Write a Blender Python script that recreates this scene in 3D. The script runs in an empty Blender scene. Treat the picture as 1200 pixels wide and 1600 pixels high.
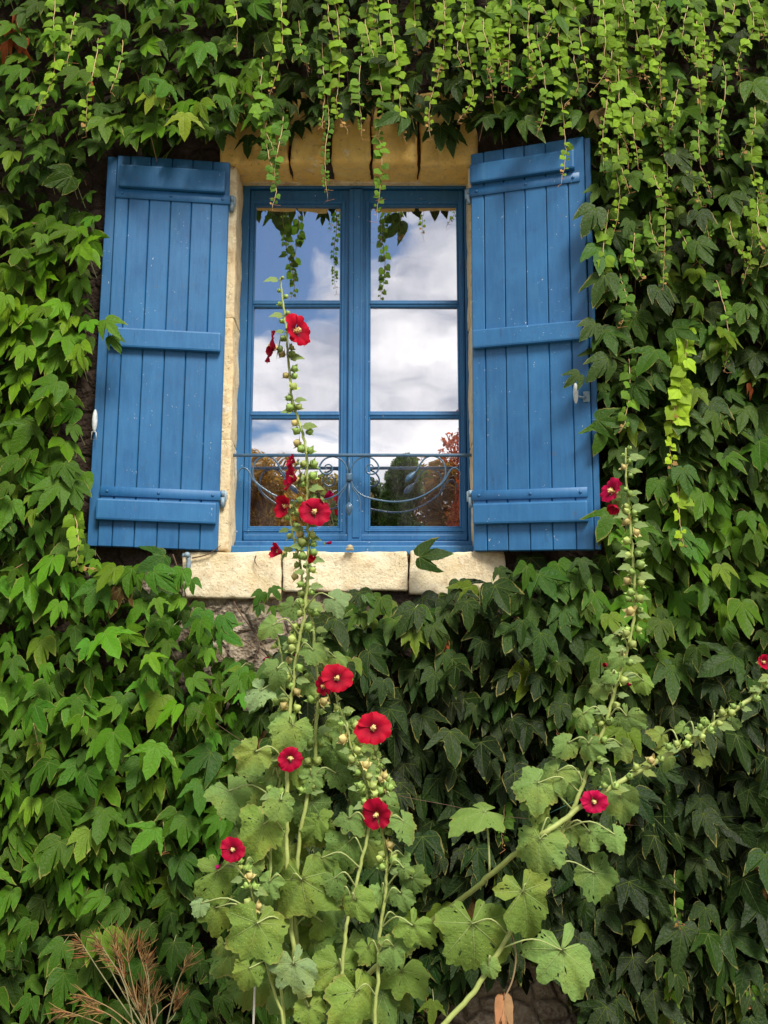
import bpy, bmesh, math, random
import numpy as np
from mathutils import Vector, Matrix, noise
R = math.radians
random.seed(7)
rng = np.random.default_rng(11)

# ------------------------------------------------------------------ camera, world, sun
scn = bpy.context.scene
F = 1600.0; PITCH = R(9.5); D = 3.84; CAMH = 1.25
cam_d = bpy.data.cameras.new("camera"); cam = bpy.data.objects.new("camera", cam_d)
scn.collection.objects.link(cam); scn.camera = cam
cam.location = (0, -D, CAMH); cam.rotation_euler = (R(90)+PITCH, 0, 0)
cam_d.sensor_fit = 'VERTICAL'; cam_d.sensor_height = 36; cam_d.lens = 36
cam_d.clip_end = 4000; cam_d.clip_start = 0.05

SUN_EL = 50.0; SUN_AZ = 26.0        # degrees; azimuth measured from -Y (behind the camera) towards +X
sdir = Vector((math.sin(R(SUN_AZ))*math.cos(R(SUN_EL)), -math.cos(R(SUN_AZ))*math.cos(R(SUN_EL)), math.sin(R(SUN_EL))))
sun_d = bpy.data.lights.new("sun", 'SUN'); sun = bpy.data.objects.new("sun", sun_d)
scn.collection.objects.link(sun)
sun_d.energy = 4.0; sun_d.angle = R(20); sun_d.color = (1, .95, .86)
sun.rotation_euler = (-sdir).to_track_quat('-Z', 'Y').to_euler()

def setup_world():
    w = bpy.data.worlds.new("World"); scn.world = w; w.use_nodes = True
    nt = w.node_tree; N = nt.nodes; L = nt.links
    bg = N['Background']
    sky = N.new('ShaderNodeTexSky'); sky.sky_type = 'NISHITA'; sky.sun_disc = False
    sky.sun_elevation = R(SUN_EL); sky.sun_rotation = math.atan2(sdir.x, sdir.y)
    tc = N.new('ShaderNodeTexCoord')
    mp = N.new('ShaderNodeMapping'); mp.inputs['Scale'].default_value = (1, 1, 1.7)
    mp.inputs['Location'].default_value = (0.37, 0.2, 0.1)
    L.new(tc.outputs['Generated'], mp.inputs['Vector'])
    n1 = N.new('ShaderNodeTexNoise'); n1.inputs['Scale'].default_value = 5.2; n1.inputs['Detail'].default_value = 9
    n1.inputs['Roughness'].default_value = .55; n1.inputs['Distortion'].default_value = .25
    L.new(mp.outputs[0], n1.inputs['Vector'])
    # fewer clouds towards one patch of the sky
    dp = N.new('ShaderNodeVectorMath'); dp.operation = 'DISTANCE'
    L.new(tc.outputs['Generated'], dp.inputs[0]); dp.inputs[1].default_value = Vector((-.135, -.88, .41)).normalized()
    mr = N.new('ShaderNodeMapRange'); mr.inputs['From Min'].default_value = .015; mr.inputs['From Max'].default_value = .15
    mr.inputs['To Min'].default_value = -.34; mr.inputs['To Max'].default_value = .12
    L.new(dp.outputs['Value'], mr.inputs['Value'])
    ad = N.new('ShaderNodeMath'); ad.operation = 'ADD'; L.new(n1.outputs[0], ad.inputs[0]); L.new(mr.outputs[0], ad.inputs[1])
    cr = N.new('ShaderNodeValToRGB'); cr.color_ramp.elements[0].position = .44; cr.color_ramp.elements[1].position = .54
    L.new(ad.outputs[0], cr.inputs[0])
    n2 = N.new('ShaderNodeTexNoise'); n2.inputs['Scale'].default_value = 7; n2.inputs['Detail'].default_value = 7
    mp2 = N.new('ShaderNodeMapping'); mp2.inputs['Scale'].default_value = (1, 1, 2.6); mp2.inputs['Location'].default_value = (3.1, 1.2, .4)
    L.new(tc.outputs['Generated'], mp2.inputs['Vector']); L.new(mp2.outputs[0], n2.inputs['Vector'])
    cc = N.new('ShaderNodeValToRGB'); cc.color_ramp.elements[0].position = .36; cc.color_ramp.elements[1].position = .66
    cc.color_ramp.elements[0].color = (5.2, 5.6, 6.7, 1); cc.color_ramp.elements[1].color = (14.5, 14.3, 14.2, 1)
    L.new(n2.outputs[0], cc.inputs[0])
    mx = N.new('ShaderNodeMix'); mx.data_type = 'RGBA'
    hs = N.new('ShaderNodeHueSaturation'); hs.inputs['Saturation'].default_value = 1.5; hs.inputs['Value'].default_value = .9
    L.new(sky.outputs[0], hs.inputs['Color'])
    L.new(cr.outputs[0], mx.inputs[0]); L.new(hs.outputs[0], mx.inputs[6]); L.new(cc.outputs[0], mx.inputs[7])
    L.new(mx.outputs[2], bg.inputs['Color']); bg.inputs['Strength'].default_value = .078
setup_world()
vs = scn.view_settings; vs.view_transform = 'Standard'; vs.look = 'None'; vs.exposure = 0.35; vs.gamma = 1; vs.use_curve_mapping = False

# ------------------------------------------------------------------ helpers
CT, ST = math.cos(PITCH), math.sin(PITCH)
def P(px, py, y=0.0):
    """the point of the photo's view lying on the vertical plane at depth y"""
    a = (px-600)/F; v = (py-800)/F
    dy = CT + v*ST; dz = ST - v*CT
    k = (y + D)/dy
    return Vector((a*k, y, CAMH + dz*k))
def Xc(u): return u*D/F
def proj(X, y, Z):
    dy = y + D; dz = Z - CAMH
    f = dy*CT + dz*ST; u = -dy*ST + dz*CT
    return 600 + F*X/f, 800 - F*u/f
def pxm(py, y=0.0):          # metres per pixel
    v = (py-800)/F
    return (y+D)/(CT+v*ST)/F

class MB:
    def __init__(s): s.V=[]; s.F=[]; s.C=[]; s.U=[]; s.E=[]; s.MI=[]; s.n=0
    def add(s, V, Fs, col=(1,1,1), uv=None, edge=None, mi=0):
        V = np.asarray(V, float).reshape(-1, 3); k = len(V)
        s.V.append(V)
        if not isinstance(Fs, list): Fs = [Fs]
        for f in Fs:
            f = np.asarray(f, int)
            if f.size: s.F.append(f + s.n); s.MI.append(np.full(len(f), mi))
        c = np.asarray(col, float)
        s.C.append(np.tile(c, (k, 1)) if c.ndim == 1 else c)
        s.U.append(np.zeros((k, 2)) if uv is None else np.asarray(uv, float))
        s.E.append(np.zeros(k) if edge is None else np.asarray(edge, float))
        s.n += k
    def build(s, name, mats, parent=None, smooth=True):
        me = bpy.data.meshes.new(name)
        V = np.concatenate(s.V); C = np.concatenate(s.C); U = np.concatenate(s.U); E = np.concatenate(s.E)
        me.vertices.add(len(V)); me.vertices.foreach_set('co', V.ravel())
        tot = np.concatenate([np.full(len(f), f.shape[1]) for f in s.F])
        loops = np.concatenate([f.ravel() for f in s.F])
        me.loops.add(len(loops)); me.loops.foreach_set('vertex_index', loops)
        me.polygons.add(len(tot)); st = np.concatenate([[0], np.cumsum(tot)[:-1]])
        me.polygons.foreach_set('loop_start', st); me.polygons.foreach_set('loop_total', tot)
        me.polygons.foreach_set('use_smooth', np.full(len(tot), smooth))
        me.polygons.foreach_set('material_index', np.concatenate(s.MI))
        uvl = me.uv_layers.new(name='UVMap'); uvl.data.foreach_set('uv', U[loops].ravel())
        a = me.attributes.new('Col', 'FLOAT_COLOR', 'POINT'); a.data.foreach_set('color', np.concatenate([C, np.ones((len(C), 1))], 1).ravel())
        a = me.attributes.new('edge', 'FLOAT', 'POINT'); a.data.foreach_set('value', E)
        me.update(); me.validate()
        if not isinstance(mats, (list, tuple)): mats = [mats]
        for m in mats: me.materials.append(m)
        o = bpy.data.objects.new(name, me); scn.collection.objects.link(o)
        if parent: o.parent = parent
        return o

def tag(o, label=None, cat=None, group=None, kind=None):
    if label: o['label'] = label
    if cat: o['category'] = cat
    if group: o['group'] = group
    if kind: o['kind'] = kind
    return o
def empty(name, loc=(0,0,0)):
    o = bpy.data.objects.new(name, None); scn.collection.objects.link(o); o.location = loc; o.empty_display_size = .05
    return o
def unparent_shift(o, parent):      # keep world coordinates of a mesh built in world space under an Empty
    o.parent = parent; o.matrix_parent_inverse = Matrix.Translation(-Vector(root_loc(parent)))
def root_loc(p):
    return p.location if p.parent is None else Vector((0,0,0))+p.location+Vector(root_loc(p.parent))

def wb(mb, name, mats, parent, smooth=True, label=None):
    """build world-space mesh and hang it under parent (parent is an Empty at .location, or a child built the same way)"""
    o = mb.build(name, mats, None, smooth)
    top = parent
    off = Vector((0,0,0))
    while top is not None:
        if top.type == 'EMPTY': off += top.location
        top = top.parent
    if parent:
        me = o.data
        n = len(me.vertices); co = np.empty(n*3); me.vertices.foreach_get('co', co)
        co = co.reshape(-1,3) - np.array(off); me.vertices.foreach_set('co', co.ravel()); me.update()
        o.parent = parent
    if label: o['label'] = label
    return o

def smooth_path(pts, n=6):
    pts = [Vector(p) for p in pts]
    if len(pts) < 3: return pts
    out = []
    e = [pts[0]*2-pts[1]] + pts + [pts[-1]*2-pts[-2]]
    for i in range(1, len(e)-2):
        p0,p1,p2,p3 = e[i-1:i+3]
        for k in range(n):
            t = k/n
            out.append(.5*((2*p1)+(p2-p0)*t+(2*p0-5*p1+4*p2-p3)*t*t+(3*p1-p0-3*p2+p3)*t**3))
    out.append(pts[-1])
    return out
def tube(mb, pts, rad, sides=6, col=(1,1,1), mi=0, cap=True):
    pts = np.array([tuple(p) for p in pts]); n = len(pts)
    if np.isscalar(rad): rad = np.full(n, rad)
    else: rad = np.interp(np.linspace(0,1,n), np.linspace(0,1,len(rad)), rad)
    t = np.gradient(pts, axis=0); t /= (np.linalg.norm(t, axis=1, keepdims=True)+1e-9)
    ref = np.array([0,1.,0]) if abs(t[0,1]) < .8 else np.array([1.,0,0])
    a = np.cross(t[0], ref); a /= np.linalg.norm(a)
    V = []
    ang = np.linspace(0, 2*np.pi, sides, endpoint=False)
    for i in range(n):
        a = a - t[i]*np.dot(a, t[i]); a /= (np.linalg.norm(a)+1e-9)
        b = np.cross(t[i], a)
        V.append(pts[i] + rad[i]*(np.outer(np.cos(ang), a)+np.outer(np.sin(ang), b)))
    V = np.concatenate(V)
    i = np.repeat(np.arange(n-1), sides); j = np.tile(np.arange(sides), n-1); j2 = (j+1) % sides
    q = np.stack([i*sides+j, i*sides+j2, (i+1)*sides+j2, (i+1)*sides+j], 1)
    uv = np.stack([np.tile(np.arange(sides)/sides, n), np.repeat(np.arange(n)/max(1,n-1), sides)], 1)
    fs = [q]
    if cap: fs += [np.arange(sides)[None,::-1], (np.arange(sides)+(n-1)*sides)[None,:]]
    mb.add(V, fs, col, uv, None, mi)

def bm_arrays(bm):
    bm.verts.ensure_lookup_table(); bm.verts.index_update()
    V = np.array([v.co[:] for v in bm.verts]); d = {}
    for f in bm.faces: d.setdefault(len(f.verts), []).append([v.index for v in f.verts])
    return V, [np.array(x) for x in d.values()]
FLAT = set()
def box(mb, x0, x1, y0, y1, z0, z1, bev=.003, fr=None, col=(1,1,1), seg=1, rough=0, cuts=0, seed=0, mi=0):
    """bevelled box; fr = (origin, sx, sy, sz) local frame vectors; rough = noise displacement"""
    if x0 > x1: x0, x1 = x1, x0
    if y0 > y1: y0, y1 = y1, y0
    if z0 > z1: z0, z1 = z1, z0
    bm = bmesh.new(); bmesh.ops.create_cube(bm, size=1)
    for v in bm.verts:
        v.co = Vector((x0+(v.co.x+.5)*(x1-x0), y0+(v.co.y+.5)*(y1-y0), z0+(v.co.z+.5)*(z1-z0)))
    if bev > 0: bmesh.ops.bevel(bm, geom=bm.edges[:], offset=min(bev, .45*min(x1-x0,y1-y0,z1-z0)), segments=seg, affect='EDGES', profile=.6)
    if rough:
        for ax, a0, a1 in ((0,x0,x1),(1,y0,y1),(2,z0,z1)):
            k = max(1, int((a1-a0)/cuts))
            for i in range(1, k):
                co = Vector((0,0,0)); co[ax] = a0+(a1-a0)*i/k
                no = Vector((0,0,0)); no[ax] = 1
                bmesh.ops.bisect_plane(bm, geom=bm.verts[:]+bm.edges[:]+bm.faces[:], plane_co=co, plane_no=no)
        c = Vector(((x0+x1)/2,(y0+y1)/2,(z0+z1)/2))
        for v in bm.verts:
            p = v.co*9+Vector((seed*3.1,seed,0)); q = v.co*38+Vector((seed,0,seed*2))
            v.co += (noise.noise_vector(p)*.9+noise.noise_vector(q)*.35)*rough
    V, Fs = bm_arrays(bm); bm.free()
    if fr:
        o, sx, sy, sz = fr
        V = np.array(o)+V[:,:1]*np.array(sx)+V[:,1:2]*np.array(sy)+V[:,2:]*np.array(sz)
    mb.add(V, Fs, col, None, None, mi)

def frame_of(v, n):
    v = np.asarray(v, float); v = v/np.linalg.norm(v); n = np.asarray(n, float)
    n = n - v*np.dot(n, v); n /= np.linalg.norm(n)+1e-9
    u = np.cross(v, n)
    return np.stack([u, v, n])     # rows

# ------------------------------------------------------------------ materials
class NT:
    def __init__(s, name):
        s.m = bpy.data.materials.new(name); s.m.use_nodes = True
        s.t = s.m.node_tree; s.N = s.t.nodes; s.L = s.t.links
        s.b = s.N['Principled BSDF']; s.out = s.N['Material Output']
    def n(s, kind, **kw):
        x = s.N.new('ShaderNode'+kind)
        for k, v in kw.items():
            if k.startswith('i_'):
                kk = k[2:]; kk = int(kk) if kk.isdigit() else kk.replace('_', ' ')
                if hasattr(v, 'outputs'): s.L.new(v.outputs[0], x.inputs[kk])
                elif isinstance(v, bpy.types.NodeSocket): s.L.new(v, x.inputs[kk])
                else: x.inputs[kk].default_value = v
            else: setattr(x, k, v)
        return x
    def math(s, op, a, b=0.0, clamp=False):
        return s.n('Math', operation=op, use_clamp=clamp, i_0=a, i_1=b)
    def mix(s, fac, a, b, blend='MIX'):
        x = s.N.new('ShaderNodeMix'); x.data_type = 'RGBA'; x.blend_type = blend
        for i, v in ((0, fac), (6, a), (7, b)):
            if hasattr(v, 'outputs'): s.L.new(v.outputs[0] if v.bl_idname != 'ShaderNodeMix' else v.outputs[2], x.inputs[i])
            elif isinstance(v, bpy.types.NodeSocket): s.L.new(v, x.inputs[i])
            else: x.inputs[i].default_value = v if i == 0 else (tuple(v)+(1,))[:4]
        return x
    def ramp(s, src, *stops):
        x = s.n('ValToRGB', i_0=src); e = x.color_ramp.elements
        while len(e) < len(stops): e.new(.5)
        for k, (p, c) in enumerate(stops):
            e[k].position = p; e[k].color = (c, c, c, 1) if np.isscalar(c) else tuple(c)+(1,)
        return x
    def noise(s, vec, scale, detail=4, rough=.5, dist=0):
        kw = {}
        x = s.n('TexNoise', i_Scale=scale, i_Detail=detail, i_Roughness=rough, i_Distortion=dist)
        if vec is not None: s.L.new(vec, x.inputs['Vector'])
        return x
    def col(s, c):
        s.L.new(c.outputs[2] if c.bl_idname == 'ShaderNodeMix' else c.outputs[0], s.b.inputs['Base Color'])
    def bump(s, h, strength=.3, dist=.01, normal=None):
        x = s.n('Bump', i_Height=h, i_Strength=strength, i_Distance=dist)
        if normal: s.L.new(normal.outputs[0], x.inputs['Normal'])
        return x
    def set(s, **kw):
        for k, v in kw.items():
            k = k.replace('_', ' ')
            if hasattr(v, 'outputs'): s.L.new(v.outputs[0], s.b.inputs[k])
            else: s.b.inputs[k].default_value = v

def leaf_mat(name, veins, vw=.012, vein_mix=.45, vein_col=(.35,.45,.12), gloss=.45, transl=.22, edge_col=None, speck=None, crinkle=.5, dust=0):
    t = NT(name)
    uv = t.n('TexCoord').outputs['UV']; sp = t.n('SeparateXYZ', i_0=uv)
    u, v = sp.outputs[0], sp.outputs[1]
    geo = t.n('TexCoord').outputs['Object']
    at = t.n('Attribute', attribute_name='Col')
    best = None
    for (dx, dy) in veins:
        l = math.hypot(dx, dy); tx, ty = dx/l, dy/l
        perp = t.math('ABSOLUTE', t.math('SUBTRACT', t.math('MULTIPLY', u, ty), t.math('MULTIPLY', v, tx)))
        al = t.math('ADD', t.math('MULTIPLY', u, tx), t.math('MULTIPLY', v, ty))
        wid = t.math('MULTIPLY', t.math('SUBTRACT', 1.15, al), vw)
        mk = t.math('MULTIPLY', t.math('SUBTRACT', 1, t.math('DIVIDE', perp, wid), True), t.math('GREATER_THAN', al, 0))
        # side veins: herringbone within reach of this vein
        s2 = t.math('SUBTRACT', al, t.math('MULTIPLY', perp, 1.0))
        fr = t.math('ABSOLUTE', t.math('SUBTRACT', t.math('FRACT', t.math('MULTIPLY', s2, 7.5)), .5))
        sv = t.math('MULTIPLY', t.math('SUBTRACT', 1, t.math('MULTIPLY', fr, 12), True), t.math('MULTIPLY', t.math('GREATER_THAN', al, 0.04), t.math('LESS_THAN', perp, t.math('MULTIPLY', al, .42))))
        mk = t.math('MAXIMUM', mk, t.math('MULTIPLY', sv, .35))
        best = mk if best is None else t.math('MAXIMUM', best, mk)
    n1 = t.noise(geo, 14, 5, .6)
    n2 = t.noise(geo, 60, 4, .6)
    base = t.mix(t.ramp(n1, (.3, 0), (.75, .55)), at.outputs['Color'], t.mix(1, at.outputs['Color'], (.62,.7,.45), 'MULTIPLY'))
    base = t.mix(t.math('MULTIPLY', t.ramp(n2, (.45,0),(.8,.5)), .5), base, t.mix(1, at.outputs['Color'], (1.5,1.35,1.1), 'MULTIPLY'))
    if speck:
        vo = t.n('TexVoronoi', i_Scale=42.0); t.L.new(uv, vo.inputs['Vector']); vo.inputs['Scale'].default_value = 17
        vn = t.noise(geo, 9, 3)
        k = t.math('MULTIPLY', t.ramp(vo.outputs['Distance'], (.10, 1), (.2, 0)), t.ramp(vn, (.5,0),(.62,1)))
        base = t.mix(t.math('MULTIPLY', k, .75), base, speck)
        vo2 = t.n('TexVoronoi', i_Scale=23.0); t.L.new(geo, vo2.inputs['Vector']); vo2.inputs['Scale'].default_value = 95
        k2 = t.math('MULTIPLY', t.ramp(vo2.outputs['Distance'], (.14, 1), (.22, 0)), t.ramp(t.noise(geo, 16, 3), (.52,0),(.6,1)))
        base = t.mix(t.math('MULTIPLY', k2, .9), base, (.03,.025,.01))
        base = t.mix(t.math('MULTIPLY', t.ramp(t.noise(geo, 7, 4), (.5,0),(.72,1)), .6), base, (.30,.33,.05))
    if dust:
        ed0 = t.n('Attribute', attribute_name='edge')
        du = t.math('MULTIPLY', t.ramp(t.noise(geo, 5, 4, .6), (.42,0),(.62,1)), t.ramp(ed0.outputs['Fac'], (.35,1),(.95,.15)))
        base = t.mix(t.math('MULTIPLY', t.math('MULTIPLY', du, t.ramp(n2, (.3,.5),(.7,1))), dust), base, (.060,.058,.034))
    base = t.mix(t.math('MULTIPLY', best, vein_mix), base, vein_col)
    if edge_col:
        ed = t.n('Attribute', attribute_name='edge')
        e2 = t.math('ADD', ed.outputs['Fac'], t.math('MULTIPLY', t.math('SUBTRACT', n1, .5), .5))
        base = t.mix(t.ramp(e2, (.97, 0), (1.05, .42)), base, edge_col)
    t.col(base)
    hgt = t.math('ADD', t.math('MULTIPLY', best, -.6), t.math('MULTIPLY', n2, .5))
    nn = t.noise(uv, 9, 3, .6)
    hgt = t.math('ADD', hgt, t.math('MULTIPLY', nn, crinkle))
    b = t.bump(hgt, .55, .006)
    t.set(Roughness=gloss, Normal=b)
    t.b.inputs['Specular IOR Level'].default_value = .12
    tr = t.n('BsdfTranslucent'); t.L.new(t.mix(1, base, (1.3,1.25,.6), 'MULTIPLY').outputs[2], tr.inputs[0])
    ms = t.n('MixShader', i_0=transl, i_1=t.b, i_2=tr)
    t.L.new(ms.outputs[0], t.out.inputs[0])
    return t.m

IVY_V = [(0,1),(.60,.70),(-.60,.70),(.8,.05),(-.8,.05)]
HOL_V = [(math.sin(R(a)), math.cos(R(a))) for a in (0, 48, -48, 98, -98, 140, -140)]
M = {}
M['ivy'] = leaf_mat('ivy_leaf', IVY_V, .018, .45, (.20,.27,.06), .40, .14, (.34,.28,.08), crinkle=1.0, dust=.25)
M['vine'] = leaf_mat('vine_leaf', [(0,1),(.6,.6),(-.6,.6)], .03, .35, (.5,.6,.2), .45, .3, (.45,.38,.08))
M['hol'] = leaf_mat('hollyhock_leaf', HOL_V, .02, .5, (.40,.46,.20), .62, .22, (.36,.28,.10), (.55,.55,.12), 1.4)

def simple(name, c1, c2, scale=8, rough=.6, bump=.2, det=5, metal=0, vcol=False, bscale=None, bdist=.004, stretch=None):
    t = NT(name)
    ob = t.n('TexCoord').outputs['Object']
    if stretch:
        mp = t.n('Mapping'); t.L.new(ob, mp.inputs[0]); mp.inputs['Scale'].default_value = stretch; ob = mp.outputs[0]
    a = t.noise(ob, scale, det, .6)
    c = t.mix(t.ramp(a, (.3,0),(.7,1)), c1, c2)
    if vcol: c = t.mix(1, c, t.n('Attribute', attribute_name='Col').outputs['Color'], 'MULTIPLY')
    t.col(c)
    b = t.bump(t.noise(ob, bscale or scale*4, det, .6), bump, bdist)
    t.set(Roughness=rough, Metallic=metal, Normal=b)
    return t.m
M['stem'] = simple('green_stem', (.9,.95,.8), (.7,.7,.55), 30, .55, .3, vcol=True)
M['bark'] = simple('vine_bark', (.09,.05,.03), (.16,.10,.06), 30, .85, .6)
M['iron'] = simple('painted_iron', (.030,.085,.165), (.07,.135,.20), 30, .38, .25)
M['iron_pale'] = simple('grey_iron', (.17,.26,.33), (.25,.33,.38), 60, .4, .3)
M['white_iron'] = simple('white_paint', (.75,.77,.76), (.45,.5,.5), 60, .35, .3)
M['rust'] = simple('rusty_hinge', (.14,.12,.11), (.24,.15,.09), 60, .6, .5)
M['petal'] = None

def paint_mat():
    t = NT('blue_paint')
    tc = t.n('TexCoord'); ob = tc.outputs['Object']
    mp = t.n('Mapping'); t.L.new(ob, mp.inputs[0]); mp.inputs['Scale'].default_value = (1,1,.12)
    grain = t.noise(mp.outputs[0], 60, 6, .65)
    blot = t.noise(ob, 5.5, 5, .6)
    at = t.n('Attribute', attribute_name='Col')
    c = t.mix(t.ramp(blot, (.3,0),(.72,1)), (.010,.090,.240), (.020,.142,.330))
    c = t.mix(t.ramp(grain, (.35,0),(.75,.45)), c, (.035,.185,.39))
    c = t.mix(1, c, at.outputs['Color'], 'MULTIPLY')
    # knots / darker blots
    bl2 = t.noise(ob, 17, 3, .5)
    c = t.mix(t.ramp(bl2, (.66,0),(.76,.45)), c, (.018,.085,.22))
    # flaked specks
    vo = t.noise(ob, 75, 3, .7)
    lim = t.noise(ob, 9, 2)
    k = t.math('MULTIPLY', t.ramp(vo, (.68,0),(.70,1)), t.ramp(lim, (.5,0),(.58,1)))
    c = t.mix(k, c, (.45,.48,.48))
    mp3 = t.n('Mapping'); t.L.new(ob, mp3.inputs[0]); mp3.inputs['Scale'].default_value = (1,1,.18)
    stn = t.noise(mp3.outputs[0], 13, 5, .7)
    c = t.mix(t.ramp(stn, (.58,0),(.76,.4)), c, (.06,.20,.33))
    c = t.mix(t.ramp(t.noise(ob, 31, 5, .7), (.62,0),(.76,.6)), c, (.09,.085,.08))
    c = t.mix(t.ramp(t.noise(mp3.outputs[0], 40, 5, .75), (.6,0),(.74,.55)), c, (.012,.05,.12))
    t.col(c)
    hh = t.math('ADD', t.math('MULTIPLY', grain, .6), t.math('MULTIPLY', t.noise(ob, 140, 3), .2))
    t.set(Roughness=t.ramp(blot, (.3,.42),(.7,.58)), Normal=t.bump(hh, .35, .0035))
    return t.m
M['paint'] = paint_mat()

def stone_mat(name, c1, c2, stain, dirt=.6, pits=True):
    t = NT(name)
    ob = t.n('TexCoord').outputs['Object']
    a = t.noise(ob, 6, 8, .62, .3); b = t.noise(ob, 26, 6, .65); f = t.noise(ob, 110, 4, .6)
    c = t.mix(t.ramp(a, (.35,0),(.65,1)), c1, c2)
    c = t.mix(t.math('MULTIPLY', t.ramp(b, (.50,0),(.72,1)), dirt), c, stain)
    mu = t.n('TexVoronoi'); t.L.new(ob, mu.inputs['Vector']); mu.inputs['Scale'].default_value = 26; mu.feature = 'DISTANCE_TO_EDGE'
    crk = t.math('MULTIPLY', t.ramp(mu.outputs['Distance'], (0,1),(.022,0)), t.ramp(t.noise(ob, 5, 3), (.55,0),(.62,1)))
    c = t.mix(t.math('MULTIPLY', crk, .25), c, (.16,.10,.06))
    c = t.mix(t.ramp(f, (.62,0),(.8,.5)), c, tuple(x*.35 for x in stain))
    mps = t.n('Mapping'); t.L.new(ob, mps.inputs[0]); mps.inputs['Scale'].default_value = (1,1,.22)
    c = t.mix(t.ramp(t.noise(mps.outputs[0], 24, 5, .7), (.55,0),(.75,.55)), c, tuple(x*.8 for x in stain))
    c = t.mix(t.ramp(t.noise(ob, 55, 5, .75), (.60,0),(.68,.75)), c, tuple(x*.3 for x in stain))
    c = t.mix(t.ramp(t.noise(ob, 15, 6, .75), (.60,0),(.66,.6)), c, (.80,.76,.66))
    t.col(c)
    h = t.math('ADD', t.math('MULTIPLY', b, .8), t.math('MULTIPLY', f, .4)); h = t.math('SUBTRACT', h, t.math('MULTIPLY', crk, .15))
    t.set(Roughness=.9, Normal=t.bump(h, .7, .012))
    return t.m
M['ochre'] = stone_mat('ochre_stone', (.90,.62,.19), (.80,.49,.12), (.62,.42,.20), .7)
M['cream'] = stone_mat('cream_stone', (.80,.69,.46), (.70,.53,.29), (.40,.24,.11), .75)
M['sillm'] = stone_mat('sill_stone', (.82,.74,.54), (.70,.56,.33), (.42,.27,.14), .6)

def wall_mat():
    t = NT('rubble_wall')
    ob = t.n('TexCoord').outputs['Object']
    vo = t.n('TexVoronoi'); t.L.new(ob, vo.inputs['Vector']); vo.inputs['Scale'].default_value = 9
    vp = t.n('TexVoronoi'); t.L.new(ob, vp.inputs['Vector']); vp.inputs['Scale'].default_value = 75
    a = t.noise(ob, 12, 7, .65); b = t.noise(ob, 45, 6, .7)
    c = t.mix(t.ramp(a, (.35,0),(.65,1)), (.50,.40,.28), (.27,.19,.12))
    c = t.mix(t.ramp(b, (.45,0),(.62,.8)), c, (.60,.52,.40))
    c = t.mix(t.ramp(vp.outputs['Distance'], (.0,.6),(.4,0)), c, (.26,.17,.13))
    ve = t.n('TexVoronoi', feature='DISTANCE_TO_EDGE'); t.L.new(ob, ve.inputs['Vector']); ve.inputs['Scale'].default_value = 11
    c = t.mix(t.math('MULTIPLY', t.ramp(ve.outputs['Distance'], (.0,1),(.09,0)), t.ramp(b, (.4,.2),(.55,.9))), c, (.10,.07,.045))
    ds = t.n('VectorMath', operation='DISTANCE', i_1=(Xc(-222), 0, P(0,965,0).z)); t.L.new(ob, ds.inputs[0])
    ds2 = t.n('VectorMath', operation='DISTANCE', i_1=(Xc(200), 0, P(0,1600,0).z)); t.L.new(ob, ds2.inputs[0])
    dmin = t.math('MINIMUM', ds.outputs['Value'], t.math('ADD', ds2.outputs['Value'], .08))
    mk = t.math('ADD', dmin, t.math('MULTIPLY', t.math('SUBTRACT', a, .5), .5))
    c = t.mix(t.ramp(mk, (.26, 0), (.42, 1)), c, t.mix(a, (.09,.055,.035), (.035,.025,.018)))  # dark away from the bare patches: shade behind the leaves put into wall colour
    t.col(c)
    h = t.math('ADD', t.math('MULTIPLY', vo.outputs['Distance'], .6), t.math('MULTIPLY', vp.outputs['Distance'], .5))
    h = t.math('ADD', h, b); h = t.math('ADD', h, t.ramp(ve.outputs['Distance'], (0,0),(.12,1)))
    t.set(Roughness=.95, Normal=t.bump(h, 1, .02))
    return t.m
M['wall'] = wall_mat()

def petal_mat():
    t = NT('red_petal')
    uv = t.n('TexCoord').outputs['UV']; sp = t.n('SeparateXYZ', i_0=uv)
    r = sp.outputs[0]; a = sp.outputs[1]
    at = t.n('Attribute', attribute_name='Col')
    cmb = t.n('CombineXYZ', i_0=t.math('MULTIPLY', a, 5), i_1=t.math('MULTIPLY', r, .5), i_2=0.0)
    st = t.noise(cmb.outputs[0], 9, 4, .6)
    c = t.mix(t.ramp(r, (.14,0),(.72,1)), (.11,.001,.010), at.outputs['Color'])
    c = t.mix(t.ramp(r, (.05,1),(.11,0)), c, (.62,.45,.12))
    c = t.mix(t.ramp(st, (.4,.35),(.62,0)), c, (.30,.0,.03))
    t.col(c)
    t.set(Roughness=.5, Normal=t.bump(st, .5, .003))
    t.b.inputs['Specular IOR Level'].default_value = .12
    tr = t.n('BsdfTranslucent'); t.L.new(c.outputs[2], tr.inputs[0])
    ms = t.n('MixShader', i_0=.25, i_1=t.b, i_2=tr); t.L.new(ms.outputs[0], t.out.inputs[0])
    return t.m
M['petal'] = petal_mat()
M['pollen'] = simple('stamen_cream', (.85,.66,.30), (.75,.50,.16), 90, .7, .5, bdist=.002)
def vcol_mat(name, rough=.6, transl=0):
    t = NT(name); at = t.n('Attribute', attribute_name='Col'); ob = t.n('TexCoord').outputs['Object']
    n = t.noise(ob, 45, 4, .6)
    c = t.mix(t.ramp(n, (.35,0),(.7,.6)), at.outputs['Color'], t.mix(1, at.outputs['Color'], (.6,.62,.5), 'MULTIPLY'))
    t.col(c); t.set(Roughness=rough, Normal=t.bump(t.noise(ob, 120, 3), .3, .003))
    if transl:
        tr = t.n('BsdfTranslucent'); t.L.new(c.outputs[2], tr.inputs[0])
        ms = t.n('MixShader', i_0=transl, i_1=t.b, i_2=tr); t.L.new(ms.outputs[0], t.out.inputs[0])
    return t.m
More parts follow.
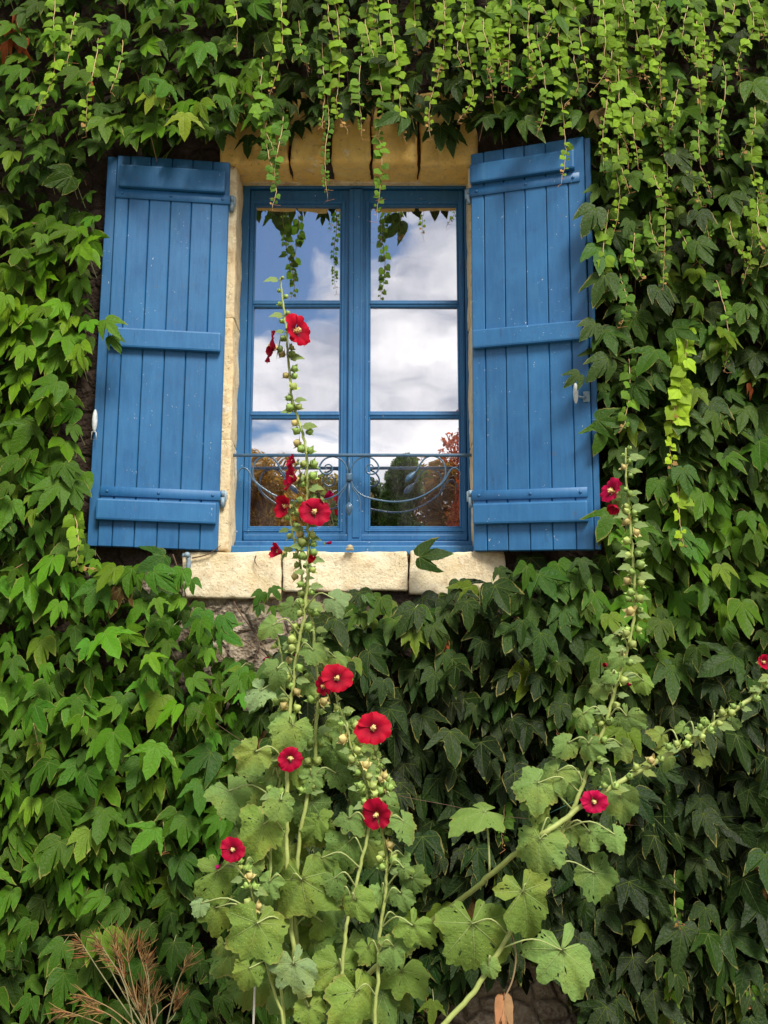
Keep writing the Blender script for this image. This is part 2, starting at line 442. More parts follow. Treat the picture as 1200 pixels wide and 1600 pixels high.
M['green'] = vcol_mat('bud_green', .6, .12)
M['dry'] = vcol_mat('dry_plant', .8, .15)
M['far'] = vcol_mat('far_leaves', .55, .5)

def glass_mat():
    t = NT('window_glass')
    ob = t.n('TexCoord').outputs['Object']
    nrm = t.bump(t.noise(ob, 3.2, 2, .4), .10, .02)
    gl = t.n('BsdfGlossy'); gl.inputs['Roughness'].default_value = .0; gl.inputs['Color'].default_value = (.98,.97,.99,1)
    t.L.new(nrm.outputs[0], gl.inputs['Normal'])
    tr = t.n('BsdfTransparent'); tr.inputs[0].default_value = (.9,.88,.88,1)
    ms = t.n('MixShader', i_0=.72, i_1=tr, i_2=gl)
    df = t.n('BsdfDiffuse'); df.inputs[0].default_value = (.55,.53,.5,1)
    mpg = t.n('Mapping'); t.L.new(ob, mpg.inputs[0]); mpg.inputs['Scale'].default_value = (1,1,.35)
    film = t.math('MULTIPLY', t.ramp(t.noise(mpg.outputs[0], 9, 5, .65), (.4,0),(.75,1)), .07)
    m2 = t.n('MixShader', i_0=film, i_1=ms, i_2=df); t.L.new(m2.outputs[0], t.out.inputs[0])
    return t.m
M['glass'] = glass_mat()
def cloth_mat():
    t = NT('red_curtain'); ob = t.n('TexCoord').outputs['Object']
    c = t.mix(t.noise(ob, 14, 3), (.80,.03,.02), (.60,.015,.015)); t.col(c)
    t.set(Roughness=.9); return t.m
M['cloth'] = cloth_mat()
M['room'] = simple('room_plaster', (.16,.12,.09), (.12,.09,.07), 4, .9, .1)
def ground_mat():
    t = NT('gravel_soil'); ob = t.n('TexCoord').outputs['Object']
    a = t.noise(ob, 3, 6, .6); vo = t.n('TexVoronoi'); t.L.new(ob, vo.inputs['Vector']); vo.inputs['Scale'].default_value = 45
    c = t.mix(t.ramp(a, (.4,0),(.6,1)), (.24,.20,.15), (.14,.12,.07))
    c = t.mix(t.ramp(vo.outputs['Distance'], (0,.5),(.5,0)), c, (.34,.30,.25))
    t.col(c); t.set(Roughness=.95, Normal=t.bump(t.math('ADD', vo.outputs['Distance'], a), .8, .02)); return t.m
M['ground'] = ground_mat()

# ------------------------------------------------------------------ the setting and the house
gm = MB(); S = 900
gx = np.linspace(-S, S, 3); gm.add([(-S,-S,0),(S,-S,0),(S,S,0),(-S,S,0)], np.array([[0,1,2,3]]))
tag(gm.build('ground', M['ground']), kind='structure')

YW = .15                                   # depth of the window face in its reveal
def Xc_(u): return u*D/F                    # u = horizontal px offset from 600, measured at the depth-scale of the wall
def Xw(px, row, y): return P(px, row, y).x
ZS = P(600, 862, 0).z                      # top of stone sill
ZL = P(600, 262, 0).z                      # underside of lintel, front
ZLb = ZL
XJL = Xw(361, 700, 0); XJR = Xw(739, 700, 0)
house = empty('stone_house', (0, 0, 0))
tag(house, 'old stone house wall with blue shuttered window, overgrown by ivy', 'house')

# wall: a thick slab with an opening, front face roughened
wm = MB()
x0, x1, z1 = -4.2, 4.2, 6.2
def wall_panel(xa, xb, za, zb):
    nx = max(2, int((xb-xa)/.06)); nz = max(2, int((zb-za)/.06))
    X, Z = np.meshgrid(np.linspace(xa, xb, nx), np.linspace(za, zb, nz))
    Y = np.zeros_like(X)
    for i in range(nz):
        for j in range(nx):
            e = min(j, nx-1-j, i, nz-1-i)
            Y[i,j] = .006 + (0 if e == 0 else .012*noise.noise((X[i,j]*7, Z[i,j]*7, 0)) + .006*noise.noise((X[i,j]*22, Z[i,j]*22, 3)))
    V = np.stack([X.ravel(), Y.ravel(), Z.ravel()], 1)
    i, j = np.meshgrid(np.arange(nz-1), np.arange(nx-1), indexing='ij'); a = (i*nx+j).ravel()
    wm.add(V, np.stack([a, a+1, a+nx+1, a+nx], 1))
OL, OR, OB, OT = XJL-.012, XJR+.012, ZS-.01, ZL+.012
wall_panel(x0, OL, 0, z1); wall_panel(OR, x1, 0, z1); wall_panel(OL, OR, 0, OB); wall_panel(OL, OR, OT, z1)
# reveal faces and the back of the slab
yb = .45
for q in ([(OL,.006,OB),(OL,yb,OB),(OL,yb,OT),(OL,.006,OT)], [(OR,.006,OB),(OR,.006,OT),(OR,yb,OT),(OR,yb,OB)],
          [(OL,.006,OT),(OL,yb,OT),(OR,yb,OT),(OR,.006,OT)], [(OL,.006,OB),(OR,.006,OB),(OR,yb,OB),(OL,yb,OB)]):
    wm.add(q, np.array([[0,1,2,3]]))
box(wm, x0, OL, .03, yb, 0, z1, 0); box(wm, OR, x1, .03, yb, 0, z1, 0); box(wm, OL+.001, OR-.001, .03, yb, 0, OB-.002, 0); box(wm, OL+.001, OR-.001, .03, yb, OT+.002, z1, 0)
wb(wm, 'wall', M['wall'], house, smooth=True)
# room behind
rm = MB()
for q in ([(-2.2,3.4,0),(2.2,3.4,0),(2.2,3.4,4.3),(-2.2,3.4,4.3)], [(-2.2,.46,0),(-2.2,3.4,0),(-2.2,3.4,4.3),(-2.2,.46,4.3)],
          [(2.2,3.4,0),(2.2,.46,0),(2.2,.46,4.3),(2.2,3.4,4.3)], [(-2.2,.46,4.3),(-2.2,3.4,4.3),(2.2,3.4,4.3),(2.2,.46,4.3)],
          [(-2.2,.46,.9),(2.2,.46,.9),(2.2,3.4,.9),(-2.2,3.4,.9)]):
    rm.add(q, np.array([[0,1,2,3]]))
wb(rm, 'room', M['room'], house, smooth=False)

# lintel: five stones
for k, (pa, pb, dz, dy) in enumerate([(344,452,.0,.0),(455,508,-.002,-.004),(521,579,.004,-.012),(582,653,.002,-.006),(656,744,.0,.0)]):
    m = MB(); box(m, Xw(pa,262,0), Xw(pb,262,0), -.028+dy, YW-.004, ZL+dz-.0, P(0,150,0).z, .014, seg=2, rough=.011, cuts=.022, seed=k+1)
    wb(m, 'lintel_stone', M['ochre'], house)
m = MB(); box(m, Xw(484,262,0), Xw(512,262,0), -.040, .03, ZL+.012, ZL+.085, .022, seg=3, rough=.016, cuts=.016, seed=77)
wb(m, 'lintel_stone', M['ochre'], house, label='broken lump of ochre stone at the chipped lintel joint')
m = MB(); box(m, Xw(500,262,0), Xw(530,262,0), .01, YW-.01, ZL+.03, P(0,150,0).z, .004, rough=.006, cuts=.03, seed=9)
box(m, Xw(344,262,0), Xw(744,262,0), YW-.03, YW+.02, ZL-.002, ZL+.06, .002)
wb(m, 'lintel_backing', M['cream'], house)
# jambs: stacked stones either side
zs = [ZS, ZS+.43, ZS+.92, ZL-.002]
for side, (a, b) in (('l', (XJL-.13, XJL)), ('r', (XJR, XJR+.13))):
    for k in range(3):
        m = MB(); box(m, a, b, -.012, YW+.03, zs[k]+.0015, zs[k+1]-.0015, .007, seg=2, rough=.007, cuts=.022, seed=20+k+(5 if side=='r' else 0))
        wb(m, 'jamb_stone', M['cream'], house)
# sill stones
zb = P(600, 936, 0).z
for k, (pa, pb, pbt) in enumerate([(286,440,936),(443,637,925),(640,790,930)]):
    m = MB(); box(m, Xw(pa,900,0), Xw(pb,900,0), -.022-.004*(k%2), YW+.02, P(0,pbt,0).z, ZS-.002*(k==1), .009, seg=2, rough=.008, cuts=.022, seed=40+k)
    wb(m, 'sill_stone', M['sillm'], house)

# ---- window
win = MB()
def zr(row, y=YW): return P(600, row, y).z
def xr(px, row=700, y=YW): return P(px, row, y).x
XL, XR = xr(375), xr(736.5)
ZT, ZB = zr(284), zr(846)
ZGT = [zr(318), zr(477), zr(652)]; ZGB = [zr(466), zr(640), zr(821)]
fm = MB()
yf = YW
box(fm, XL-.02, XL+.016, yf, yf+.07, ZB-.03, ZT+.03, .003)            # jamb members of fixed frame
box(fm, XR-.016, XR+.02, yf, yf+.07, ZB-.03, ZT+.03, .003)
box(fm, XL+.014, XR-.014, yf-.001, yf+.07, ZT-.028, ZT+.03, .003)
box(fm, XL+.014, XR-.014, yf+.028, yf+.07, ZT-.045, ZT-.025, .003)
# wooden sill, projecting
box(fm, xr(362,852,YW-.03), XJR+.006, yf-.075, yf+.07, ZS+.001, zr(856,YW-.075)+.010, .006, seg=2)
box(fm, XL-.008, XR+.008, yf-.035, yf+.07, zr(856,YW-.075)+.008, ZB-.002, .005, seg=2)
winp = wb(fm, 'window', M['paint'], house, smooth=False)
cols = [(xr(391), xr(528.5)), (xr(578.5), xr(718))]
mid0, mid1 = xr(543.5), xr(565.5)
for ci, (ga, gb) in enumerate(cols):
    c = MB(); yc = yf+.012
    sa = XL+.018 if ci == 0 else mid1-.006
    sb = mid0+.006 if ci == 0 else XR-.018
    zt, zb_ = ZT-.031, ZB+.003
    mo = .007     # moulding step
    a2, b2 = ga-mo, gb+mo
    box(c, sa, a2, yc, yc+.045, zb_, zt, .0025); box(c, b2, sb, yc, yc+.045, zb_, zt, .0025)
    box(c, a2-.001, b2+.001, yc+.0004, yc+.045, ZGT[0]+mo, zt, .0025)
    box(c, a2-.001, b2+.001, yc+.0004, yc+.045, zb_, ZGB[2]-mo, .0025)
    # raised bead lines on stiles and rails
    for (xa, xb) in ((a2-.016, a2-.011), (b2+.011, b2+.016)):
        box(c, xa, xb, yc-.003, yc+.01, ZGB[2]-mo-.016, ZGT[0]+mo+.016, .0015)
    box(c, a2-.010, b2+.010, yc-.003, yc+.01, ZGT[0]+mo+.011, ZGT[0]+mo+.016, .0015)
    box(c, a2-.010, b2+.010, yc-.003, yc+.01, ZGB[2]-mo-.016, ZGB[2]-mo-.011, .0015)
    # lower drip rail
    box(c, sa+.003, sb-.003, yc-.012, yc+.02, zb_, zb_+.026, .005, seg=2)
    # inner step moulding around the glazing
    box(c, a2-.0005, ga, yc+.007, yc+.04, ZGB[2]-mo, ZGT[0]+mo, .002); box(c, gb, b2+.0005, yc+.007, yc+.04, ZGB[2]-mo, ZGT[0]+mo, .002)
    box(c, ga-.001, gb+.001, yc+.0075, yc+.04, ZGT[0], ZGT[0]+mo+.0005, .002); box(c, ga-.001, gb+.001, yc+.0075, yc+.04, ZGB[2]-mo-.0005, ZGB[2], .002)
    co = wb(c, 'casement', M['paint'], winp, smooth=False)
    for k in range(2):
        mm = MB()
        box(mm, ga-.004, gb+.004, yc+.006, yc+.035, ZGT[k+1], ZGB[k], .006, seg=2)
        box(mm, ga-.003, gb+.003, yc+.002, yc+.02, (ZGT[k+1]+ZGB[k])/2-.0045, (ZGT[k+1]+ZGB[k])/2+.0045, .003, seg=2)
        wb(mm, 'glazing_bar', M['paint'], winp, smooth=False)
    for k in range(3):
        g = MB()
        tx = (.0022, -.0012, .0012, -.0018, .0015, -.0010)[ci*3+k]
        x_, X_, z_, Z_, y_ = ga-.003, gb+.003, ZGB[k]-.003, ZGT[k]+.003, yc+.021
        V = [(x_,y_-tx,z_),(X_,y_+tx,z_),(X_,y_+tx,Z_),(x_,y_-tx,Z_)]; V += [(a,b+.003,cc) for a,b,cc in V]
        g.add(V, [np.array([[0,1,2,3],[7,6,5,4],[0,4,5,1],[1,5,6,2],[2,6,7,3],[3,7,4,0]])])
        wb(g, 'pane', M['glass'], winp, smooth=False)
as_ = MB()   # middle cover strip
box(as_, mid0, mid1, yf-.006, yf+.03, ZB+.0, ZT-.034, .004, seg=2)
box(as_, mid0+.018, mid1-.008, yf-.010, yf, ZB+.012, ZT-.036, .003, seg=1)
wb(as_, 'cover_strip', M['paint'], winp, smooth=False)
# small brass stop on the sill
st = MB(); p = P(546.5, 861, -.045)
for i in range(7):
    pass
tube(st, [(p.x, -.040, ZS+.001), (p.x, -.040, ZS+.012), (p.x, -.040, ZS+.018), (p.x,-.040,ZS+.021)], [.0125,.0125,.010,.004], 14)
box(st, p.x-.015, p.x+.015, -.055, -.028, ZS+.0005, ZS+.005, .001)
wb(st, 'window_stop', simple('old_brass', (.45,.38,.22), (.33,.27,.15), 60, .5, .3), house)

# ---- shutters (local: x along the width from the hinge, y depth (+ = towards the wall), z up)
def shutter(side, org, alpha, beta, lean, w, h, hts, fr_seams, tz):
    sg = -1 if side == 'left' else 1
    s = Vector((sg*math.cos(alpha), -math.sin(alpha), 0)); n = Vector((-sg*math.sin(alpha), -math.cos(alpha), 0))
    up = Vector((0,0,1))
    sx = s*math.cos(beta)+up*math.sin(beta); sz = up*math.cos(lean)-s*math.sin(lean)
    fr = (tuple(org), tuple(sx), tuple(-n), tuple(sz))
    b = MB(); T = .026
    for i in range(len(fr_seams)-1):
        a, c = fr_seams[i]*w, fr_seams[i+1]*w
        tone = 1+random.uniform(-.06,.07)
        box(b, a+.0012, c-.0012, 0, T, 0+random.uniform(0,.0015), h-random.uniform(0,.002), .0032, fr, (tone,tone,tone))
    box(b, fr_seams[-1]*w+.0005, w+.02, .011, T-.002, .002, h-.004, .002, fr, (.93,.93,.93))    # rebated closing edge
    box(b, .004, fr_seams[-1]*w-.004, .012, T-.002, .004, h-.006, 0, fr, (.7,.7,.7))
    sh = wb(b, 'shutter', M['paint'], house, smooth=False)
    for k, (za, zb2, xa, xb) in enumerate(hts['batten']):
        m = MB(); box(m, xa*w, xb*w, -.024, .001, za, zb2, .0075, fr, (1.03,1.03,1.03), seg=2)
        wb(m, 'batten', M['paint'], sh, smooth=False)
    for (za, zb2) in hts['strap']:
        m = MB(); box(m, -.004, w*.955, -.0055, .001, za, zb2, .0012, fr, (.97,.97,.99))
        zc = (za+zb2)/2
        for q in (.055, .49, .90):
            bm = bmesh.new(); bmesh.ops.create_uvsphere(bm, u_segments=12, v_segments=6, radius=1)
            V, Fs = bm_arrays(bm); bm.free()
            V = V*np.array([.0062,.0042,.0062])+np.array([q*w,-.0055,zc]); o_, X_, Y_, Z_ = map(np.array, fr)
            m.add(o_+V[:,:1]*X_+V[:,1:2]*Y_+V[:,2:]*Z_, Fs, (.8,.8,.8))
        wb(m, 'strap_hinge', M['paint'], sh)
        m = MB(); o_ = Vector(org)+sx*(-.011)+n*(-.006)+sz*(zc-.012 if tz else zc)+n*(-.004)
        tube(m, [o_-up*.030, o_+up*.008], .0085, 10); tube(m, [o_+up*.011, o_+up*.035], .0085, 10)
        box(m, -.026, -.010, .006, .011, zc-.02, zc+.02, .001, fr)
        wb(m, 'hinge_pin', M['iron_pale'], sh)
    return sh, fr
ZH0 = P(342, 861, -.03).z
def tl(row): return P(350, row, -.04).z - ZH0
wL = .464
orgL = Vector((P(347.5, 600, -.035).x, -.035, ZH0)); hL = tl(252)
fs = [0, 29/195, 62/195, 96/195, 131/195, 165/195, 187/195]
btL = [(tl(304), tl(270), .035, .93), (tl(552), tl(522), .03, .945), (tl(820), tl(787), .02, .975)]
stL = [(tl(319), tl(305)), (tl(782), tl(767))]
shL, frL = shutter('left', orgL, R(4.5), R(1.6), R(.3), wL, hL, {'batten': btL, 'strap': stL}, fs, 1)
ZH1 = P(738, 862, -.03).z
def tr_(row): return P(738, row, -.045).z - ZH1
orgR = Vector((P(735.5, 600, -.04).x, -.04, ZH1)); hR = tr_(240)
fsR = [0, 22/185, 55/185, 89/185, 123/185, 158/185, 184/185]
btR = [(tr_(290), tr_(261), .005, .92), (tr_(547), tr_(518), .015, .955), (tr_(820), tr_(788), .01, .96)]
stR = [(tr_(308), tr_(294)), (tr_(782), tr_(767))]
shR, frR = shutter('right', orgR, R(21), R(-1.9), R(-.45), .452, hR, {'batten': btR, 'strap': stR}, fsR, 1)
def loc(fr, x, y, z):
    o_, X_, Y_, Z_ = map(Vector, fr); return o_+X_*x+Y_*y+Z_*z
# latch on left shutter edge
def ellip(m, c, ax, ay, az, rx, ry, rz, col=(1,1,1), seg=12):
    bm = bmesh.new(); bmesh.ops.create_uvsphere(bm, u_segments=seg, v_segments=seg//2+2, radius=1)
    V, Fs = bm_arrays(bm); bm.free()
    m.add(np.array(c)+V[:,:1]*rx*np.array(ax)+V[:,1:2]*ry*np.array(ay)+V[:,2:]*rz*np.array(az), Fs, col)
m = MB(); zc = P(150, 662, -.09).z-ZH0; xe = wL+.012
for k, (dz, rr) in enumerate([(0,1)]):
    ellip(m, loc(frL, xe, -.008, zc), frL[1], frL[2], frL[3], .0105, .011, .046)
wb(m, 'latch_handle', M['white_iron'], shL)
m = MB(); zq = zc-.052
tube(m, [loc(frL, xe+dx, -.010, zq+dz) for dx, dz in ((-.007,.010),(.007,.010),(.010,-.020),(-.010,-.020),(-.0072,.008))], .0018, 6)
wb(m, 'latch_ring', M['white_iron'], shL)
# espagnolette handle on right shutter
m = MB(); zc = tr_(630)
ellip(m, loc(frR, .402, -.030, zc+.004), frR[1], frR[2], frR[3], .010, .009, .040)
wb(m, 'latch_handle', M['white_iron'], shR)
m = MB(); box(m, .424, .448, -.004, .001, zc-.024, zc+.016, .001, frR, (.9,.95,1))
tube(m, [loc(frR, .433, -.004, zc-.008), loc(frR, .423, -.018, zc-.010), loc(frR, .406, -.026, zc-.006)], .004, 8)
wb(m, 'latch_plate', M['iron_pale'], shR)
# hook under the left shutter
m = MB(); c = P(294, 884, -.06)
pts = [(c.x-.001, -.062, c.z+.030), (c.x+.002, -.060, c.z+.012), (c.x, -.060, c.z-.015), (c.x-.003, -.062, c.z-.040)]
tube(m, smooth_path(pts, 3), [.0085,.008,.0095,.006,.002], 8)
bx = P(294, 868, -.05)
tube(m, [(bx.x, .0, bx.z), (bx.x, -.066, bx.z)], .006, 10); tube(m, [(bx.x, -.066, bx.z), (bx.x, -.072, bx.z)], .011, 12)
box(m, bx.x-.020, bx.x+.004, -.064, -.058, bx.z-.008, bx.z+.006, .002)
wb(m, 'shutter_hook', M['iron_pale'], house, label='pale blue iron shutter hook hanging on the sill stone')

# ---- railing
rl = MB(); YR = .06
za, zb2 = P(0,713.4,YR).z, P(0,709,YR).z
box(rl, XJL-.012, XJR+.01, YR-.006, YR+.010, za, zb2, .003, seg=2)
rail = wb(rl, 'window_railing', M['iron'], house)
def pr(pts, mir=False): return smooth_path([P(1091-x if mir else x, y, YR) for x, y in pts], 5)
for mir in (False, True):
    m = MB(); k = .0034
    tube(m, pr([(547,742),(549,731),(557,719),(570,713.5),(583,717),(591,727),(590,736),(582,741),(574,738.5),(571.5,731),(576,726),(582,727),(583,731),(580,732.5)], mir), [k*.7,k,k,k,k*.8,k*.6], 8)
    wb(m, 'spiral_scroll', M['iron'], rail)
    m = MB()
    tube(m, pr([(548,750),(554,763),(568,775),(590,781),(615,784),(640,781.5),(662,774),(681,762),(692,752),(696,742),(695,729),(689,718),(677,712.5),(666,715),(658,723),(652,734),(646,741)], mir), [k*.8,k,k,k,k,k,k*.9], 8)
    e = pr([(649,737),(645,741),(640,746),(636,750),(633,753)], mir)
    tube(m, e, [.003,.009,.0125,.009,.002], 10)
    wb(m, 'leaf_scroll', M['iron'], rail)
    m = MB()
    tube(m, pr([(680,763.5),(690,756),(697,747),(702,737),(708,731.5),(714,732),(719,739),(718,746),(719,753)], mir), [k*.8,k,k,k*.8,k*.5], 8)
    wb(m, 'side_tendril', M['iron'], rail)
    m = MB()
    tube(m, pr([(547,750),(552,764),(559,774),(563,786),(562,799)], mir), [k*.6,k*.8,k*.7,k*.4], 8)
    wb(m, 'lower_tendril', M['iron'], rail)
m = MB()
tube(m, [P(545.5,712,YR),P(545.5,742,YR)], .0035, 8); tube(m, [P(545.5,750,YR),P(545.5,789,YR)], .0035, 8)
tube(m, [P(545.5,740,YR),P(545.5,743,YR),P(545.5,746,YR),P(545.5,749,YR),P(545.5,752,YR)], [.010,.014,.011,.014,.010], 12)
tube(m, [P(545.5,785,YR),P(545.5,789,YR),P(545.5,790,YR),P(545.5,795,YR),P(545.5,801,YR),P(545.5,806,YR)], [.004,.010,.014,.0135,.009,.002], 12)
wb(m, 'finial', M['iron'], rail)

# ---- curtains inside
def curtain(xa, xb, label):
    m = MB(); n = 70; nz = 8
    x = np.linspace(xa, xb, n); z = np.linspace(1.25, 3.4, nz)
    X, Z = np.meshgrid(x, z); Y = .36+.022*np.sin(X*75+np.sin(X*13)*1.4)+.008*np.sin(Z*3+X*9)
    V = np.stack([X.ravel(), Y.ravel(), Z.ravel()], 1)
    i, j = np.meshgrid(np.arange(nz-1), np.arange(n-1), indexing='ij'); a = (i*n+j).ravel()
    m.add(V, np.stack([a, a+1, a+n+1, a+n], 1))
    o = m.build('curtain', M['cloth']); tag(o, label, 'curtain', 'curtains inside the window')
curtain(P(372,600,.36).x-.02, P(497,600,.36).x, 'deep red curtain behind the left casement glass')
curtain(P(644,600,.36).x, P(760,600,.36).x, 'deep red curtain behind the right casement glass')

# ------------------------------------------------------------------ leaf templates
def leaf_template(half, rings, jit=0, seed=0, centre=(0,.06)):
    r = np.random.default_rng(seed)
    right = np.array(half, float)
    left = right[::-1][1:-1] if abs(right[-1][0]) < 1e-6 else right[::-1][1:]
    left = left*np.array([-1,1])
    out = np.concatenate([right, left])
    out = out + r.normal(0, jit, out.shape)*np.array([1,1])
    c = np.array(centre); n = len(out)
    V = [c[None,:]]; E = [np.zeros(1)]
    for s in rings: V.append(c+(out-c)*s); E.append(np.full(n, s))
    V = np.concatenate(V); E = np.concatenate(E)
    j = np.arange(n); j2 = (j+1) % n
    fs = [np.stack([np.zeros(n, int), 1+j, 1+j2], 1)]
    for k in range(len(rings)-1):
        a = 1+k*n; b = 1+(k+1)*n
        fs.append(np.stack([a+j, b+j, b+j2, a+j2], 1))
    return V, fs, E
H1 = [(0,0),(.05,-.10),(.16,-.17),(.30,-.18),(.42,-.11),(.50,.0),(.55,.12),(.565,.17),(.62,.32),(.625,.37),(.68,.54),(.675,.60),(.71,.82),(.60,.715),(.57,.67),(.46,.60),(.42,.55),(.33,.475),(.25,.43),(.235,.48),(.25,.56),(.24,.61),(.25,.67),(.22,.72),(.20,.82),(.18,.86),(.12,1.01),(.05,1.14),(0,1.24)]
H2 = [(0,0),(.05,-.08),(.15,-.13),(.28,-.14),(.38,-.08),(.44,.04),(.47,.12),(.50,.25),(.50,.33),(.53,.48),(.51,.54),(.52,.70),(.42,.60),(.38,.55),(.30,.48),(.25,.45),(.245,.51),(.26,.58),(.25,.63),(.24,.72),(.20,.82),(.19,.86),(.12,.99),(.04,1.1),(0,1.16)]
H3 = [(0,0),(.06,-.07),(.17,-.12),(.31,-.08),(.42,.05),(.52,.12),(.60,.26),(.66,.30),(.76,.46),(.86,.60),(.70,.54),(.62,.48),(.47,.40),(.36,.35),(.27,.32),(.24,.40),(.27,.50),(.255,.58),(.27,.66),(.24,.76),(.20,.90),(.10,1.06),(0,1.18)]
IVY_T = [leaf_template(h, (.45,1), .012, i) for i, h in enumerate([H1,H1,H2,H3,H1,H2])]
IVY_LO = [leaf_template(h, (1,), .01, i) for i, h in enumerate([H1,H2,H3])]
HS = [(0,0),(.12,-.12),(.32,-.12),(.47,.05),(.50,.22),(.53,.30),(.46,.45),(.42,.55),(.30,.68),(.22,.76),(.10,.86),(0,1.0)]
SM_T = [leaf_template(HS, (.5,1), .015, i) for i in range(3)]
H4 = [(0,0),(.10,-.10),(.28,-.12),(.44,.02),(.50,.2),(.55,.38),(.50,.48),(.38,.46),(.34,.56),(.28,.72),(.14,.92),(0,1.06)]
SM_T += [leaf_template(H4, (.5,1), .015, 7)]

def put_leaf(mb, T, base, v, n, size, col, wid=1.0, droop=.25, fold=.12, r=None, mi=0, edge=1.0):
    """T template; base = petiole point; v = towards the tip; n = face normal"""
    V2, fs, E = T
    u = V2[:,0]*wid; w = V2[:,1]
    z = -droop*w*np.abs(w) - fold*(np.abs(u)**1.5)
    if r is not None:
        ph = r.uniform(0, 6.28); z = z + .035*np.sin(u*7+ph)*w + .03*np.sin(w*6+ph*2)*u + r.uniform(-.12,.12)*u*w
    # veins sit in shallow valleys: cheap fold
    z = z + .05*np.abs(np.sin(np.arctan2(np.abs(u), w+1e-4)*3.0))*np.hypot(u, w)
    L = np.stack([u, w, z], 1)*size
    W = np.asarray(base)+L@frame_of(v, n)
    mb.add(W, fs, col, V2, E*edge, mi)

# ------------------------------------------------------------------ the ivy
def inside(poly, x, y):
    c = False; n = len(poly); j = n-1
    for i in range(n):
        xi, yi = poly[i]; xj, yj = poly[j]
        if (yi > y) != (yj > y) and x < (xj-xi)*(y-yi)/(yj-yi)+xi: c = not c
        j = i
    return c
EX_L = [(166,246),(352,252),(345,862),(144,862)]
EX_W = [(338,238),(352,218),(395,212),(460,203),(700,207),(742,238),(742,866),(338,866)]
EX_K = [(136,640),(200,640),(200,702),(132,702)]
EX_R = [(736,236),(898,206),(922,862),(736,862)]
EX_S = [(262,858),(775,858),(745,893),(690,905),(640,925),(575,918),(520,925),(480,955),(440,1000),(425,1030),(362,1025),(348,985),(330,945),(285,930)]
EX_B = [(700,1580),(780,1560),(880,1565),(900,1680),(690,1680)]
EX = [EX_L, EX_W, EX_R, EX_S, EX_B, EX_K]
# leaf colour and size zones: (x, y, radius, colour, size)
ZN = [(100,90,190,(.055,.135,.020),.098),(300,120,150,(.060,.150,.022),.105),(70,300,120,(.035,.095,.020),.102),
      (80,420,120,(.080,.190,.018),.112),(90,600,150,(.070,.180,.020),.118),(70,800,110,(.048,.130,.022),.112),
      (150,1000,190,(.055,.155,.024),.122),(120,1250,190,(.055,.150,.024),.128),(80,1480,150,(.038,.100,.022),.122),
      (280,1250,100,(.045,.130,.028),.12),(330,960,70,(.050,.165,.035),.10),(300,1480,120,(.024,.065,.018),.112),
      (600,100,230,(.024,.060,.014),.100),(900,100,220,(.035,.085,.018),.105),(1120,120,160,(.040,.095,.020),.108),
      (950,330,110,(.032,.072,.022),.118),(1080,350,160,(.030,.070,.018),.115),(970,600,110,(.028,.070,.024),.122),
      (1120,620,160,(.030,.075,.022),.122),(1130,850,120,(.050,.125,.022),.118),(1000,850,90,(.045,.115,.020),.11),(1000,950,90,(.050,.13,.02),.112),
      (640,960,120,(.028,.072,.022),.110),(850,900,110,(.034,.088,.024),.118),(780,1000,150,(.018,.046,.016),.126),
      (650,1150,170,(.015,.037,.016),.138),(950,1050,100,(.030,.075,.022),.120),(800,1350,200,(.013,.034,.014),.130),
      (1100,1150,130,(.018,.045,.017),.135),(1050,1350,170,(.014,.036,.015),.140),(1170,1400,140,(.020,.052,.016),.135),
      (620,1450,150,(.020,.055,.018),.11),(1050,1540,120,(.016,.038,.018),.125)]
ZA = np.array([[z[0],z[1],z[2],z[3][0]*(.90 if z[3][1]>.1 else .85 if z[3][1]>.06 else .62),z[3][1]*(.85 if z[3][1]>.1 else .84 if z[3][1]>.06 else .62),z[3][2]*.18,z[4]*(.80 if (z[0]<400 and z[1]>850) else .88 if z[4]>.124 else .95)] for z in ZN])  # darkest zones: older dark leaves, with dim light also put into the colour
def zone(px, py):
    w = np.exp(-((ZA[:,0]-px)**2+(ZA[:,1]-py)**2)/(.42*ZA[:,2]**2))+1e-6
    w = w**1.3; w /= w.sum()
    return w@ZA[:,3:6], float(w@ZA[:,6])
ivy = empty('climbing_ivy', (0, -.03, 0))
tag(ivy, 'dense green climbing ivy covering the wall all around the blue window', 'ivy')
